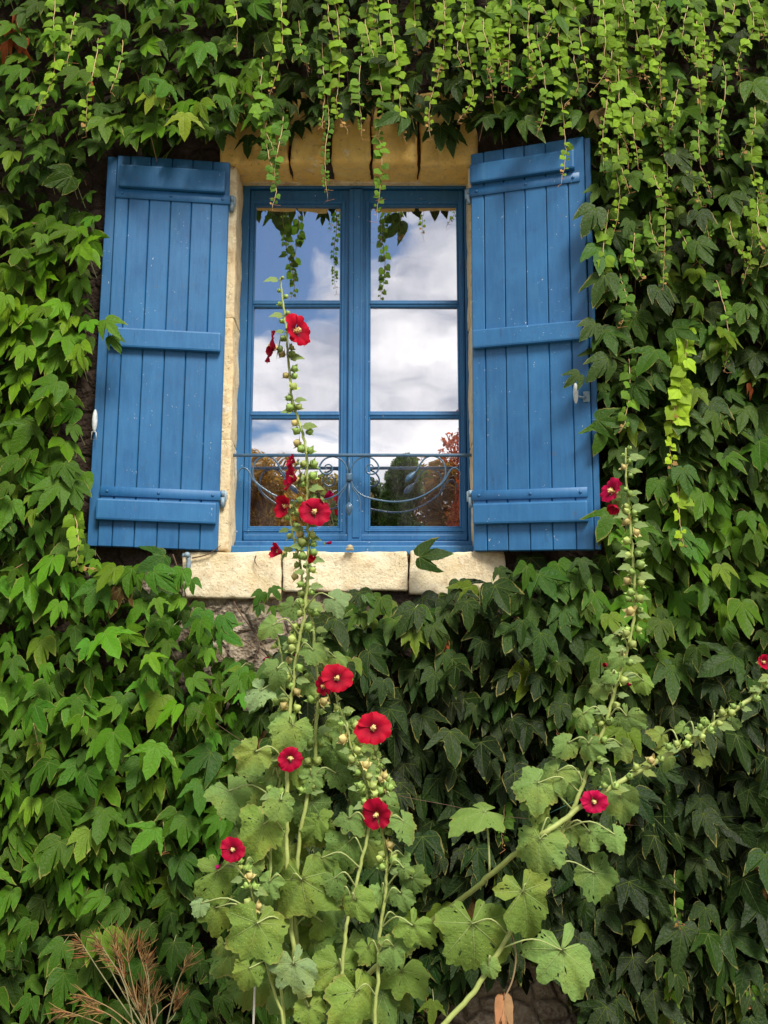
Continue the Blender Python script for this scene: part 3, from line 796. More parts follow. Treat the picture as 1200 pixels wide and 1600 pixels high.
def ivy_layer(mb, pet, step, y0, y1, tmpl, smul, seed, dark=1.0, tilt=.38, petiole=False):
    r = np.random.default_rng(seed); cnt = 0
    row = 0; py = -330.
    while py < 1700:
        px = -330.+(row % 2)*step/2
        while px < 1530:
            x = px+r.uniform(-.42,.42)*step; y = py+r.uniform(-.42,.42)*step; px += step
            if r.random() < .04: continue
            yd = -r.uniform(-y0, -y1)
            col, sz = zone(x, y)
            s = sz*smul*r.uniform(.55,1.25)
            yaw = r.normal(0, .44); 
            v = np.array([math.sin(yaw), -tilt-r.uniform(-.12,.30), -math.cos(yaw)])
            n = np.array([r.normal(0,.38), -1, .32+r.normal(0,.28)])
            b = P(x, y, yd)
            if b.z < .02: continue
            vn = v/np.linalg.norm(v); un = np.array([1,0,0.])*math.cos(yaw)+np.array([0,0,1])*math.sin(yaw)
            bad = False; B = np.array(b)
            for (k, q, tol) in ((.45,0,0),(1.12,0,1),(.7,.58,1),(.7,-.58,1),(0,0,0),(-.1,.3,1),(-.1,-.3,1)):
                pt = B+vn*s*k+un*s*q; xx, yy = proj(*pt)
                for pi_, poly in enumerate(EX):
                    if inside(poly, xx, yy):
                        if tol and r.random() < .10 and pi_ in (0,2,3) and yy > 300: continue
                        bad = True; break
                if bad: break
            if bad: continue
            j = r.uniform(.5,1.5)*1.04; hue = r.normal(0,.10)
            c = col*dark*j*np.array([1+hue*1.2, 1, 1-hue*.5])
            if r.random() < .035: c = c*.6+np.array([.12,.17,.01])*.7
            if r.random() < .003: c = np.array([.13,.07,.02])*r.uniform(.6,1.3)
            ec = 1.0 if r.random() < .55 else .86
            T = tmpl[r.integers(len(tmpl))]
            put_leaf(mb, T, b, v, n, s, np.clip(c, 0, 1), r.uniform(.82,1.08), r.uniform(.0,.26), r.uniform(-.05,.18), r, edge=ec)
            cnt += 1
            if petiole and r.random() < .5:
                e = B+np.array([r.uniform(-.03,.03), .5*abs(yd)+.02, r.uniform(-.07,.03)])
                mid_ = (B+e)/2+np.array([0,-.012,.012])
                tube(pet, [B, mid_, e], .0013, 4, (.5,.5,.28) if r.random()<.7 else (.55,.3,.2), cap=False)
        py += step*.82; row += 1
    return cnt
f1 = MB(); pet = MB(); EXTRA = []
ivy_layer(f1, pet, 42, -.03, -.07, IVY_LO, .88, 1, .5, .30)  # deeper layers darker, outer ones lighter: depth shade put into the leaf colour
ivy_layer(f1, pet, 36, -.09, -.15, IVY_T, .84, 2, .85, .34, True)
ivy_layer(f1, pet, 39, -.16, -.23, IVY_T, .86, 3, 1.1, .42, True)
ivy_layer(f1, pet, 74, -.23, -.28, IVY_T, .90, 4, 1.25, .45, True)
for k in range(26):
    x = 150+k*8.6+rng.uniform(-5,5); one_q = (x, 190+rng.uniform(-14,4), rng.normal(0,.3), rng.uniform(.058,.075), -rng.uniform(.06,.16))
    EXTRA.append(one_q)
for k in range(22):
    x = 745+k*7.5; EXTRA.append((x, 190-(x-745)*.12+rng.uniform(-30,2), rng.normal(0,.3), rng.uniform(.055,.07), -rng.uniform(.06,.16)))
for k in range(16):
    x = 350+k*25+rng.uniform(-8,8); EXTRA.append((x, 165+rng.uniform(-22,6), rng.normal(0,.3), rng.uniform(.06,.08), -rng.uniform(.06,.14)))
# individually seen leaves (px, py of petiole, yaw, size, depth, colour)
def one(px, py, yaw, s, yd, col, T=0, wid=1., droop=.2, fold=.15, nx=0., nz=.3, edge=1.0, tilt=.3):
    v = (math.sin(yaw), -tilt, -math.cos(yaw)); b = P(px, py, yd); col = np.array(col)*np.array((1.0,.9,.38))
    put_leaf(f1, IVY_T[T], b, v, (nx, -1, nz), s*(.86 if px > 860 or px < 230 else 1), col, wid, droop, fold, rng, edge=edge)
for (x, y, yw, sz_, yd_) in EXTRA:
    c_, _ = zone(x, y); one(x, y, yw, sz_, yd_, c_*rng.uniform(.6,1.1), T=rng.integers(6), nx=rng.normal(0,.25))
YG = (.20,.30,.03); DG = (.020,.055,.014); MG = (.05,.14,.022); GG = (.035,.08,.03)
for a in [(243,143,-.35,.085,-.27,YG),(289,178,.05,.090,-.27,YG),(232,120,.1,.09,-.26,MG),(313,160,.3,.075,-.26,(.12,.22,.02)),
          (688,196,-.02,.105,-.10,DG),(655,870,1.75,.10,-.12,DG),(700,205,.2,.09,-.09,DG),(640,190,-.1,.08,-.06,DG),
          (388,212,-.1,.075,-.07,DG),(412,215,.2,.07,-.08,(.03,.08,.015)),(455,196,.0,.065,-.06,DG),(470,190,.1,.06,-.06,DG),
          (930,325,-.45,.13,-.27,GG),(945,430,-.5,.125,-.29,GG),(930,505,-.7,.10,-.27,GG),(950,560,-.75,.12,-.28,GG),(945,665,-.3,.11,-.24,MG),
          (905,585,-.9,.07,-.26,GG),(955,800,-.5,.12,-.26,MG),(1000,820,.0,.105,-.28,(.06,.16,.02)),(1030,750,.1,.12,-.24,MG),
          (410,925,-.5,.055,-.07,(.04,.13,.03)),(425,918,.7,.05,-.08,(.04,.12,.03)),(405,945,-.1,.045,-.07,(.03,.10,.03)),(425,948,.3,.035,-.07,(.06,.16,.03)),
          (300,905,.1,.05,-.08,(.05,.17,.03)),(318,955,-.1,.085,-.14,(.05,.19,.04)),(350,962,.4,.075,-.14,(.045,.17,.04)),(345,985,1.0,.085,-.15,(.05,.2,.04)),
          (258,868,-1.0,.10,-.2,(.03,.10,.03)),(240,893,.9,.10,-.22,(.05,.17,.03)),(285,890,-.3,.085,-.2,(.06,.2,.03)),
          (175,525,.5,.075,-.2,MG),(165,500,.7,.09,-.22,(.08,.2,.02)),(120,740,.2,.10,-.12,MG),
          (420,1030,.4,.05,-.06,(.03,.09,.02)),(450,1000,-.4,.07,-.08,(.02,.06,.02)),(500,975,.6,.1,-.12,(.022,.06,.02)),
          (330,1175,-.9,.115,-.26,(.03,.10,.03)),(545,1495,.1,.1,-.14,(.03,.12,.02)),(625,1535,-.1,.12,-.2,(.03,.13,.02)),(665,1520,.5,.12,-.18,(.02,.09,.02))]:
    one(*a, T=rng.integers(6), droop=rng.uniform(.1,.35), fold=rng.uniform(.1,.4), nx=rng.normal(0,.2))
wb(f1, 'foliage', M['ivy'], ivy)
wb(pet, 'leaf_stalks', M['stem'], ivy)
# bare woody stems on the wall, seen in gaps and round the pale patch
r = np.random.default_rng(5)
for k in range(70):
    x = r.uniform(-250, 1450); y = r.uniform(100, 1640); pts = []
    if 130 < x < 940 and 200 < y < 900: continue
    for q in range(5):
        pts.append(P(x, y, -.012-r.uniform(0,.03))); x += r.normal(0,30); y -= r.uniform(30,90)
        if any(inside(e, x, y) for e in EX[:4]) : break
    if len(pts) > 2: bs = MB(); tube(bs, smooth_path(pts, 4), [r.uniform(.003,.008), .002], 6); wb(bs, 'woody_stem', M['bark'], ivy)
for pts in [[(270,866),(285,910),(297,955),(320,1010),(370,1045),(430,1035)],[(262,870),(268,905),(285,940),(300,970)],[(300,872),(325,866),(345,852)],
            [(400,868),(398,876),(402,884)],[(325,960),(350,985),(380,1000),(420,1030)],[(372,985),(400,984)],
            [(340,1010),(350,1030),(385,1044),(440,1040)],[(400,975),(405,1000),(395,1040)],[(365,940),(380,965),(395,985),(415,1015)]]:
    bs = MB(); tube(bs, smooth_path([P(x, y, -.036 if y < 925 else -.012) for x, y in pts], 4), [.0028,.0022,.0012], 5); wb(bs, 'woody_stem', M['bark'], ivy)
# curled dead leaves
for (x, y, s) in [(8,38,.05),(24,48,.06),(12,62,.05),(40,60,.04),(132,112,.05),(136,125,.04),(1175,430,.03),(935,1262,.0),(697,1003,.03),(1172,600,.03),(28,20,.04),(620,1560,.05),(660,1545,.05)]:
    if s == 0: continue
    m = MB(); put_leaf(m, IVY_T[2], P(x, y, -.2), (rng.normal(0,.5), -.1, -1), (rng.normal(0,.6),-1,.2), s*1.5, (.42,.10,.02), .6, .6, 1.2, rng)
    wb(m, 'dead_leaf', M['dry'], ivy)

# hanging young shoots
def strand(pts, size=.036, yd=-.27, col=(.20,.36,.03), seed=0, dens=1.0, bare=.12, parent=ivy):
    r = np.random.default_rng(seed); m = MB()
    path = smooth_path([P(x, y, yd + (0 if i else .05)) for i, (x, y) in enumerate(pts)], 8)
    wv = r.uniform(0,6); path = [p+Vector((r.normal(0,.0015)+.010*math.sin(i*.23+wv), r.normal(0,.002)+.012*math.sin(i*.15+wv*2), 0)) for i, p in enumerate(path)]
    tube(m, path, [.0018,.0016,.0008], 5, (.62,.42,.22), mi=1)
    L = [0]
    for a, b in zip(path, path[1:]): L.append(L[-1]+(b-a).length)
    tot = L[-1]; s = 0.01; side = 1
    while s < tot*(1-bare*.4):
        t = s/tot
        i = min(len(path)-2, max(0, int(np.searchsorted(L, s))-1)); f = (s-L[i])/max(1e-6, L[i+1]-L[i])
        p = path[i].lerp(path[i+1], min(1,f))
        taper = 1.0 if t < .6 else max(.22, 1-(t-.6)/.4*.8)
        z = size*taper*r.uniform(.55,1.45)
        th = r.uniform(.25,.95)*side
        v = np.array([math.sin(th), -.25-r.uniform(0,.3), -math.cos(th)*.8])
        n = np.array([-.3*side+r.normal(0,.35), -1, .18+r.normal(0,.3)])
        j = r.uniform(.55,1.3); c = np.array(col)*j*(1+np.array([.45,.22,0])*t)*1.1
        if t > .9 and r.random() < .5: c = np.array([.5,.28,.10])*j
        T = SM_T[r.integers(4)] if z > .026 else SM_T[r.integers(3)]
        b = np.array(p)+np.array([side*.006, -.003, 0])
        put_leaf(m, T, b, v, n, z, np.clip(c,0,1), r.uniform(.9,1.15), r.uniform(0,.4), r.uniform(0,.4), r, edge=.95)
        s += (.017*taper+.005)*r.uniform(.6,1.35)/dens*(size/.036)**.8*(2.4 if r.random() < .07 else 1); side = -side if r.random() < .8 else side
    # little tendrils at the tip
    for k in range(3):
        q = path[-1-k*2] if len(path) > 6 else path[-1]
        tube(m, [q, q+Vector((r.normal(0,.008), -.003, -.006)), q+Vector((r.normal(0,.015), -.004, -.008+r.normal(0,.006)))], .0007, 4, (.6,.25,.12), mi=1, cap=False)
    return wb(m, 'hanging_shoot', [M['vine'], M['stem']], parent)
BX = (.25,.42,.025); B1 = (.165,.31,.020); B2 = (.11,.24,.02); B3 = (.07,.17,.02)
SHOOTS = [ ([(88,-10),(86,60),(82,110),(72,150),(56,186)],.036,B1),([(118,20),(112,70),(100,115)],.030,B1),([(150,60),(147,120),(140,170),(130,210)],.036,B1),([(190,60),(180,110),(176,145)],.028,B2),
 ([(362,-20),(366,30),(369,78)],.036,B1),([(442,-30),(440,40),(434,95),(424,152)],.034,B1),([(410,90),(412,150),(414,205),(425,240)],.034,B2),([(418,190),(422,240),(428,290),(424,330)],.034,B3),([(440,185),(436,240),(432,290)],.034,B3),
 ([(524,-30),(526,50),(528,120),(530,165),(544,206)],.038,B1),([(503,40),(502,110),(505,170),(508,200)],.032,B2),([(508,150),(511,200),(512,250),(513,315)],.018,B3),
 ([(562,40),(564,100),(566,160),(563,216)],.032,B2),([(590,60),(592,130),(594,190),(592,225)],.040,B2),([(594,190),(593,240),(592,280),(592,345)],.026,B2),
 ([(610,-20),(614,60),(620,130),(626,180),(638,222)],.040,B1),([(650,-20),(652,40),(650,85)],.036,B1),([(690,-30),(692,40),(684,110),(676,160),(673,215)],.034,B1),([(728,-10),(732,50),(738,110),(733,155),(716,192)],.034,B1),
 ([(797,-20),(800,50),(796,140)],.034,B1),([(822,-10),(826,60),(838,120)],.036,B1),([(842,40),(846,110),(848,170),(842,210)],.030,B2),
 ([(872,-20),(876,60),(878,140),(878,200),(884,250),(880,290)],.038,B1),([(905,-10),(908,60),(914,130)],.036,B1),([(932,-20),(940,60),(958,90),(985,115)],.036,B1),([(955,60),(965,110),(972,180),(976,230),(978,268)],.036,B1),([(968,-20),(972,50),(990,72)],.034,B1),
 ([(985,110),(995,150),(1012,180),(1004,200)],.034,B1),([(1014,40),(1020,90),(1030,130),(1038,160)],.032,B1),([(1045,160),(1044,220),(1046,280),(1066,300)],.030,B2),([(1085,0),(1086,60),(1092,110),(1094,175)],.036,B1),([(1150,-20),(1140,30),(1122,60)],.036,B1),
 ([(1180,-20),(1182,50)],.034,B1),([(1092,170),(1096,220),(1100,270),(1108,305)],.028,B2),([(1128,90),(1132,130),(1128,190),(1126,250)],.026,B2),([(1172,180),(1176,230),(1182,280),(1190,312)],.034,B1),([(1192,120),(1195,170)],.03,B2),
 ([(1020,330),(1022,370),(1028,400)],.034,B2),([(990,365),(995,400),(1005,435)],.032,B2),([(1060,360),(1085,390),(1100,420)],.032,B2),([(1108,345),(1112,370)],.024,B2),
 ([(1120,440),(1132,500),(1136,560),(1138,580)],.030,B2),([(1082,500),(1070,550),(1058,605),(1052,680),(1055,745)],.046,BX),([(1072,530),(1064,580),(1050,630),(1046,660)],.040,BX),([(1055,735),(1058,780),(1066,820),(1070,862)],.038,BX),
 ([(985,560),(990,600),(975,650),(966,675)],.034,B2),([(970,430),(975,470),(968,510)],.032,B3),([(120,790),(122,830),(118,880),(130,885),(152,888)],.034,B1),
 ([(784,1235),(790,1280),(786,1325)],.030,B3),([(1045,1480),(1052,1530),(1050,1600)],.032,B2),([(1060,1360),(1052,1420),(1056,1450)],.034,B3),([(1170,1500),(1172,1570)],.028,B3),([(870,1080),(872,1130),(868,1160)],.030,B3),
 ([(52,1130),(58,1160)],.03,B3),([(250,1285),(252,1330)],.03,B3),([(760,60),(762,120),(768,160)],.03,B2),([(470,30),(474,90),(478,110)],.03,B2)]
for i, (pts, sz, c) in enumerate(SHOOTS):
    lower = pts[0][1] > 1000
    strand(pts, sz, -.27 if not lower else -.25, c, i)
r = np.random.default_rng(77)
for k in range(30):       # the general curtain of young shoots along the top
    x = 470+760*r.random()**.8; y1 = r.uniform(40, 130)+(60*r.random() if x > 780 else 0); y0 = y1-r.uniform(90,170)
    strand([(x, y0), (x+r.normal(0,7), y0*.6+y1*.4), (x+r.normal(0,9), y0*.25+y1*.75), (x+r.normal(0,14), y1)], r.uniform(.030,.038), -.25-r.uniform(0,.05), tuple(np.array(B1)*r.uniform(.7,1)), 200+k)

for k in range(16):
    x = r.uniform(925, 1215); y0 = r.uniform(110, 330); y1 = y0+r.uniform(70,150)
    strand([(x, y0), (x+r.normal(0,7), y0*.5+y1*.5), (x+r.normal(0,14), y1)], r.uniform(.028,.036), -.26-r.uniform(0,.05), tuple(np.array(B1)*r.uniform(.6,1)), 300+k)
# ------------------------------------------------------------------ hollyhocks
def hol_template(seed, lob=1.0, n=84, rings=(.2,.36,.5,.64,.77,.89,1)):
    r = np.random.default_rng(seed)
    ph = np.linspace(-math.pi, math.pi, n, endpoint=False)+math.pi/n
    lobes = [(0,1.0,25),(47,.95,24),(-47,.95,24),(97,.78,25),(-97,.78,25),(142,.58,20),(-142,.58,20)]
    rad = np.zeros(n); r0f = r.uniform(.66,.84)
    for a, L, w in lobes:
        a += r.normal(0,7); L *= r.uniform(.8,1.12)
        d = (np.degrees(ph)-a+180) % 360-180
        rad = np.maximum(rad, L*(r0f+(1-r0f)*np.exp(-np.abs(d/(w*.75))**3))*np.where(np.abs(d) < w*1.3, 1, 0))
    k = np.ones(3)/3; rad = np.convolve(np.concatenate([rad[-1:], rad, rad[:1]]), k, 'valid')
    rad = rad*lob + (1-lob)*.8
    rad *= 1+.035*np.sin(ph*26+r.uniform(0,6))+r.normal(0,.015,n)
    rad *= np.where(np.abs(ph) > 2.85, .35, 1)
    out = np.stack([np.sin(ph)*rad*.98, np.cos(ph)*rad], 1)
    V = [np.zeros((1,2))]; E = [np.zeros(1)]
    for s in rings: V.append(out*s); E.append(np.full(n, s))
    j = np.arange(n); j2 = (j+1) % n
    fs = [np.stack([np.zeros(n, int), 1+j, 1+j2], 1)]
    for q in range(len(rings)-1):
        a = 1+q*n; b = 1+(q+1)*n; fs.append(np.stack([a+j, b+j, b+j2, a+j2], 1))
    return np.concatenate(V), fs, np.concatenate(E)
HT = [hol_template(i, 1.0) for i in range(8)]
def hol_leaf(parent, c, width, rot, col, stem=None, nx=0., nz=.35, droop=.3, seed=0, cup=0., yd=-.45, wmul=1., ruff=1.0):
    """c = px centre of the blade; width in px; rot = yaw of the tip (radians, + to the right)"""
    r = np.random.default_rng(seed); T = HT[seed % 8]; V2, fs, E = T
    s = width*pxm(c[1], yd)/1.5
    v = np.array([math.sin(rot), -.25, -math.cos(rot)]); vn = v/np.linalg.norm(v)
    B = np.array(P(c[0], c[1], yd))-vn*s*.22
    u = V2[:,0]*wmul; w = V2[:,1]; rr = np.hypot(u, w); an = np.arctan2(u, w)
    z = -droop*rr**2 + cup*rr*rr + .10*ruff*rr*rr*np.sin(an*7+r.uniform(0,6)) + .05*np.abs(np.sin((an)*3.7))*rr + .05*ruff*np.sin(an*17+r.uniform(0,6))*rr**4
    z += r.uniform(-.5,.5)*u*w + r.uniform(-.45,.25)*np.abs(u)**1.6 + r.uniform(-.3,.1)*np.maximum(w,0)**2
    Lc = np.stack([u, w, z], 1)*s
    W = B+Lc@frame_of(v, (nx+r.normal(0,.30), -1, nz+r.normal(0,.22)))
    fs = [fs[0]]+[f[r.random(len(f)) > (.012 if (width > 44 and kk > 0) else 0)] for kk, f in enumerate(fs[1:])]
    m = MB(); m.add(W, fs, np.clip(np.array(col)*r.uniform(.75,1.15), 0, 1), V2, E*(1 if r.random()<.6 else .88))
    if stem is not None:
        d = [(Vector(B)-q).length + max(0, q.z-B[2]+.0)*.0 for q in stem]; q = stem[int(np.argmin([dd+abs((qq.z-(B[2]-.03)))*.6 for dd, qq in zip(d, stem)]))]
        mid_ = (Vector(B)+q)/2+Vector((0, -.02, .028))
        tube(m, smooth_path([q, mid_, Vector(B)], 4), [.0023,.0017], 5, (.42,.48,.20), mi=1, cap=False)
    return wb(m, 'leaf', [M['hol'], M['stem']], parent)

def flower(parent, c, diam, face, col=(.52,.004,.020), yd=-.5, cup=.34, close=0., seed=0, squash=None):
    """face = facing vector (x right, y towards wall, z up)"""
    r = np.random.default_rng(seed); m = MB()
    Rr = diam*.94*pxm(c[1], yd)/2; col = np.array(col)*np.array((r.uniform(.8,1.05), 1, r.uniform(.8,2.0))); n = np.array(face, float); n /= np.linalg.norm(n)
    up = np.array([0,0,1.]); f = frame_of(np.cross(n, np.cross(up, n)+1e-6), n)
    C = np.array(P(c[0], c[1], yd)) - n*Rr*cup*.6
    nr, na = 11, 13
    squash = squash or r.uniform(.86,1.0)
    ph0 = r.uniform(0, 6.28)
    for k in range(5):
        a0 = ph0+k*2*math.pi/5+r.normal(0,.09); tl_ = r.normal(0,.07)
        rr = np.linspace(.04, 1, nr)[:,None]; aa = np.linspace(-1, 1, na)[None,:]
        spread = R(43)*(.55+.45*np.minimum(1, rr*1.8))
        prof = (1-.10*np.abs(aa)**4.0)*(1+.035*np.sin(aa*8+r.uniform(0,6))+.025*np.sin(aa*15+r.uniform(0,6)))*r.uniform(.88,1.08)
        rad = rr*(1+(prof-1)*rr**2)
        ang = a0+aa*spread
        flare = rad*(1-close*.72*rad)
        hgt = cup*(1-np.exp(-2.6*rr))*1.15 + close*1.05*rr + .045*aa*rr + tl_*rr**2 + .07*rr**3*np.sin(aa*6+r.uniform(0,6)) + .025*rr**3*np.sin(aa*14+r.uniform(0,6)) - .10*rr**4*(1-close)*r.uniform(.5,1.3)
        X = flare*np.cos(ang)*Rr; Y = flare*np.sin(ang)*Rr*squash; Z = (hgt+0*aa)*Rr
        V = C+np.stack([X.ravel(), Y.ravel(), Z.ravel()], 1)@f
        i, j = np.meshgrid(np.arange(nr-1), np.arange(na-1), indexing='ij'); a = (i*na+j).ravel()
        uv = np.stack([np.broadcast_to(rr, (nr,na)).ravel(), (aa*.4+k+0*rr).ravel()], 1)
        m.add(V, np.stack([a, a+1, a+na+1, a+na], 1), np.array(col)*r.uniform(.9,1.1), uv)
    o = wb(m, 'flower', M['petal'], parent)
    if close < .5:
        s = MB(); base = C+n*Rr*.02; tip = C+n*Rr*(cup*.9+.22)
        tube(s, [base, (base+tip)/2, tip*.8+base*.2, tip], [Rr*.11,Rr*.10,Rr*.12,Rr*.05], 8)
        for q in range(16):
            d = r.normal(0,1,3); d -= n*np.dot(d,n); d /= np.linalg.norm(d)
            t = r.uniform(.35,1); pb = base+(tip-base)*t
            ellip(s, pb+d*Rr*.12, (1,0,0),(0,1,0),(0,0,1), Rr*.035, Rr*.035, Rr*.035, seg=6)
        for q in range(5):
            a = q*1.257+ph0; d = math.cos(a)*f[0]+math.sin(a)*f[1]
            tube(s, [C+n*Rr*.10, C+n*Rr*.13+d*Rr*.2], [Rr*.05, Rr*.015], 5)
        wb(s, 'stamen', M['pollen'], o)
    cx = MB()
    for q in range(5):
        a = q*1.257+.6; d = math.cos(a)*f[0]+math.sin(a)*f[1]
        put_leaf(cx, SM_T[0], C-n*Rr*.10, d+n*.35, -n+d*.3, Rr*.62, (.22,.30,.08), .7, -.25, .2, r)
    ellip(cx, C-n*Rr*.12, f[0], f[1], f[2], Rr*.2, Rr*.2, Rr*.16, (.2,.28,.08), 8)
    wb(cx, 'sepals', M['green'], o)
    return o

def bud(m, p, d, s, r, kind=0):
    """closed bud or spent capsule; p on stem, d outward direction"""
    d = Vector(d).normalized(); f = frame_of(tuple(d), (0,-1,.2)) if abs(d.y) < .9 else frame_of(tuple(d), (0,0,1))
    c = (.30,.44,.10) if kind == 0 else ((.38,.46,.12) if kind == 1 else (.58,.48,.18))
    c = np.array(c)*r.uniform(.75,1.15)
    na, nr = 10, 7; V = []
    for i in range(nr):
        t = i/(nr-1); rad = s*math.sin(min(1,t*1.02)*math.pi)**.7*(1-.25*t) if 0 < t < 1 else s*.08
        for k in range(na):
            a = k/na*6.283; rd = rad*(1+.16*math.cos(a*5))
            V.append(np.array(p)+np.array(d)*(.2+t*1.9)*s+f[0]*math.cos(a)*rd+f[2]*math.sin(a)*rd)
    i, j = np.meshgrid(np.arange(nr-1), np.arange(na), indexing='ij'); i=i.ravel(); j=j.ravel(); j2=(j+1)%na
    tone = np.repeat(np.linspace(.8,1.25,nr), na)[:,None]*c[None,:]
    m.add(np.array(V), np.stack([i*na+j, i*na+j2, (i+1)*na+j2, (i+1)*na+j], 1), np.clip(tone,0,1))
    for q in range(4 if kind < 2 else 5):      # outer sepals
        a = q*1.57+r.uniform(0,1); dd = math.cos(a)*f[0]+math.sin(a)*f[2]
        put_leaf(m, SM_T[0], np.array(p)+np.array(d)*s*.25, dd*(.5 if kind==0 else 1.0)+np.array(d)*.9, -np.array(d)+dd, s*2.1, np.clip(c*1.15,0,1), .6, -.2, .2, None)
def stalk(name, label, pts, r0, r1, yd, budrange=None, budstep=20, seed=0, group='red hollyhocks growing in front of the ivy', budsz=7.2, lean=None):
    path3 = [P(x, y, (yd if lean is None else yd+lean*max(0, (i/(len(pts)-1)-.6)/.4))) for i, (x, y) in enumerate(pts)]
    gz = path3[-1].z
    root = empty(name, (path3[-1].x, path3[-1].y, 0)); tag(root, label, 'hollyhock', group)
    if gz > 0.01: path3.append(Vector((path3[-1].x+.01, path3[-1].y, 0)))
    path = smooth_path(path3, 6)
    r = np.random.default_rng(seed)
    path = [p+Vector((r.normal(0,.0012), r.normal(0,.0012), 0)) for p in path]
    m = MB(); n = len(path)
    k = np.linspace(0,1,n); r0 *= .74; r1 *= .62; rr = np.interp(k, [0,.12,.6,1], [r0*.6, r0, (r0+r1)/2*1.05, r1])
    hi = np.array([.40,.46,.13]); lo = np.array([.30,.36,.13])
    tube(m, path, rr, 9, (.44,.50,.17))
    wb(m, 'stem', M['stem'], root)
    if budrange:
        y = budrange[0]; side = 1
        py_of = [proj(*p) for p in path]
        while y < budrange[1]:
            i = min(range(len(path)), key=lambda q: abs(py_of[q][1]-y)) if lean is None or True else 0
            p = path[i]; t = (y-budrange[0])/(budrange[1]-budrange[0])
            nb = 1 if t < .15 else r.integers(1,3)
            for q in range(nb):
                sd = side if q == 0 else -side
                d = Vector((sd*r.uniform(.5,1), -r.uniform(.1,1), r.uniform(.1,.8)))
                s = budsz*pxm(y, yd)*(.55+.45*min(1,t*3))*r.uniform(.8,1.15)
                bm_ = MB(); e = p+d.normalized()*s*r.uniform(.2,1.0)
                if r.random() < .6: tube(bm_, [p, e+d*.002], .0016, 5, (.3,.36,.12), cap=False)
                bud(bm_, e, d, s, r, 0 if r.random() < .55 else (1 if r.random() < .7 else 2))
                wb(bm_, 'bud', M['green'], root)
            if r.random() < .55:
                bm_ = MB(); th = side*-1*r.uniform(.7,1.5)
                put_leaf(bm_, SM_T[3], np.array(p)+np.array([-side*.012,-.01,0]), (math.sin(th),-.4,-math.cos(th)*.5+.2), (0,-1,.6), r.uniform(.020,.036), (.24,.34,.13), .8, .3, .2, r)
                tube(bm_, [p, np.array(p)+np.array([-side*.012,-.01,0])], .0012, 4, (.3,.36,.12), mi=1, cap=False)
                wb(bm_, 'bract', [M['hol'], M['stem']], root)
            y += budstep*r.uniform(.7,1.3)*(.75+.35*t); side = -side
    return root, path
LG = (.19,.31,.085); LY = (.185,.29,.055); LP = (.26,.38,.17); LD = (.12,.21,.05)

YH = -1.15
# 1 the tallest stalk
p1, s1 = stalk('hollyhock', 'tallest red hollyhock, rising in front of the left casement', [(438,434),(441,462),(446,500),(449,540),(452,580),(456,620),(466,655),(476,690),(480,730),(480,770),(481,820),(482,861),(481,900),(479,932),(473,975),(467,1004),(460,1055),(455,1094),(451,1150),(449,1215),(448,1280),(448,1330),(452,1400),(459,1480),(468,1550),(478,1620)], .0045, .0100, YH, (438,1200), 19, 1)
F1 = [((463,517),62,(.78,-.62,.1),.36,.05,0),((428,543),64,(-.97,-.12,.18),.34,.12,0),((460,722),34,(-.8,-.4,.3),.4,.4,0),((461,748),60,(-.93,-.3,.1),.36,.25,0),((449,791),52,(-.70,-.7,-.1),.45,.30,0),((491,800),56,(.12,-1,.12),.36,0,0),((507,778),28,(.6,-.3,.4),.4,.8,0),((483,880),30,(.35,-.7,.5),.4,.85,0),((509,849),16,(.9,-.2,.1),.4,.95,0)]
for i, (c, d, f, cu, cl, _) in enumerate(F1):
    flower(p1, c, d, f, (.52,.004,.020) if i not in (6,8) else (.42,.004,.06), YH-.04, cu, cl, 10+i)
for k, a in enumerate([((455,951),38,-.5,LG),((422,980),42,-.9,LG),((528,938),44,1.2,LP),((491,1021),44,.4,LG),((404,1083),50,-.7,LP),((430,1050),46,-.5,LG),((452,1140),62,-.6,LG),((394,1182),66,-.6,LG),((437,1258),56,-.2,LG),((408,1300),84,-.3,LY),((473,1390),104,.15,LY),((398,1458),100,-.2,LY),((419,1384),50,-.3,LG),((460,1518),78,.2,LP),((388,1520),46,-.2,LY),((482,1582),56,0,LY)]):
    hol_leaf(p1, a[0], a[1], a[2], a[3], s1, seed=30+k, yd=YH-.03-.02*(k%3), nz=.3)
# 2 the stalk that crosses it
p2, s2 = stalk('hollyhock', 'hollyhock stalk crossing the tallest one just below the sill, red bloom at its tip left', [(452,800),(456,828),(463,858),(470,887),(475,923),(488,974),(494,1032),(497,1090),(493,1140),(492,1180),(482,1235),(466,1327),(462,1400),(466,1500),(474,1620)], .004, .010, YH+.05, (800,1250), 21, 2)
flower(p2, (439,863), 44, (-.8,-.55,.15), yd=YH, cup=.45, close=.45, seed=41)
for k, a in enumerate([((488,1218),46,.2,LG),((480,1075),42,.1,LG),((527,1030),30,.8,LG),((528,1214),46,.5,LD),((505,1447),44,.2,LY),((436,1535),36,.1,LD)]):
    hol_leaf(p2, a[0], a[1], a[2], a[3], s2, seed=50+k, yd=YH+.03)
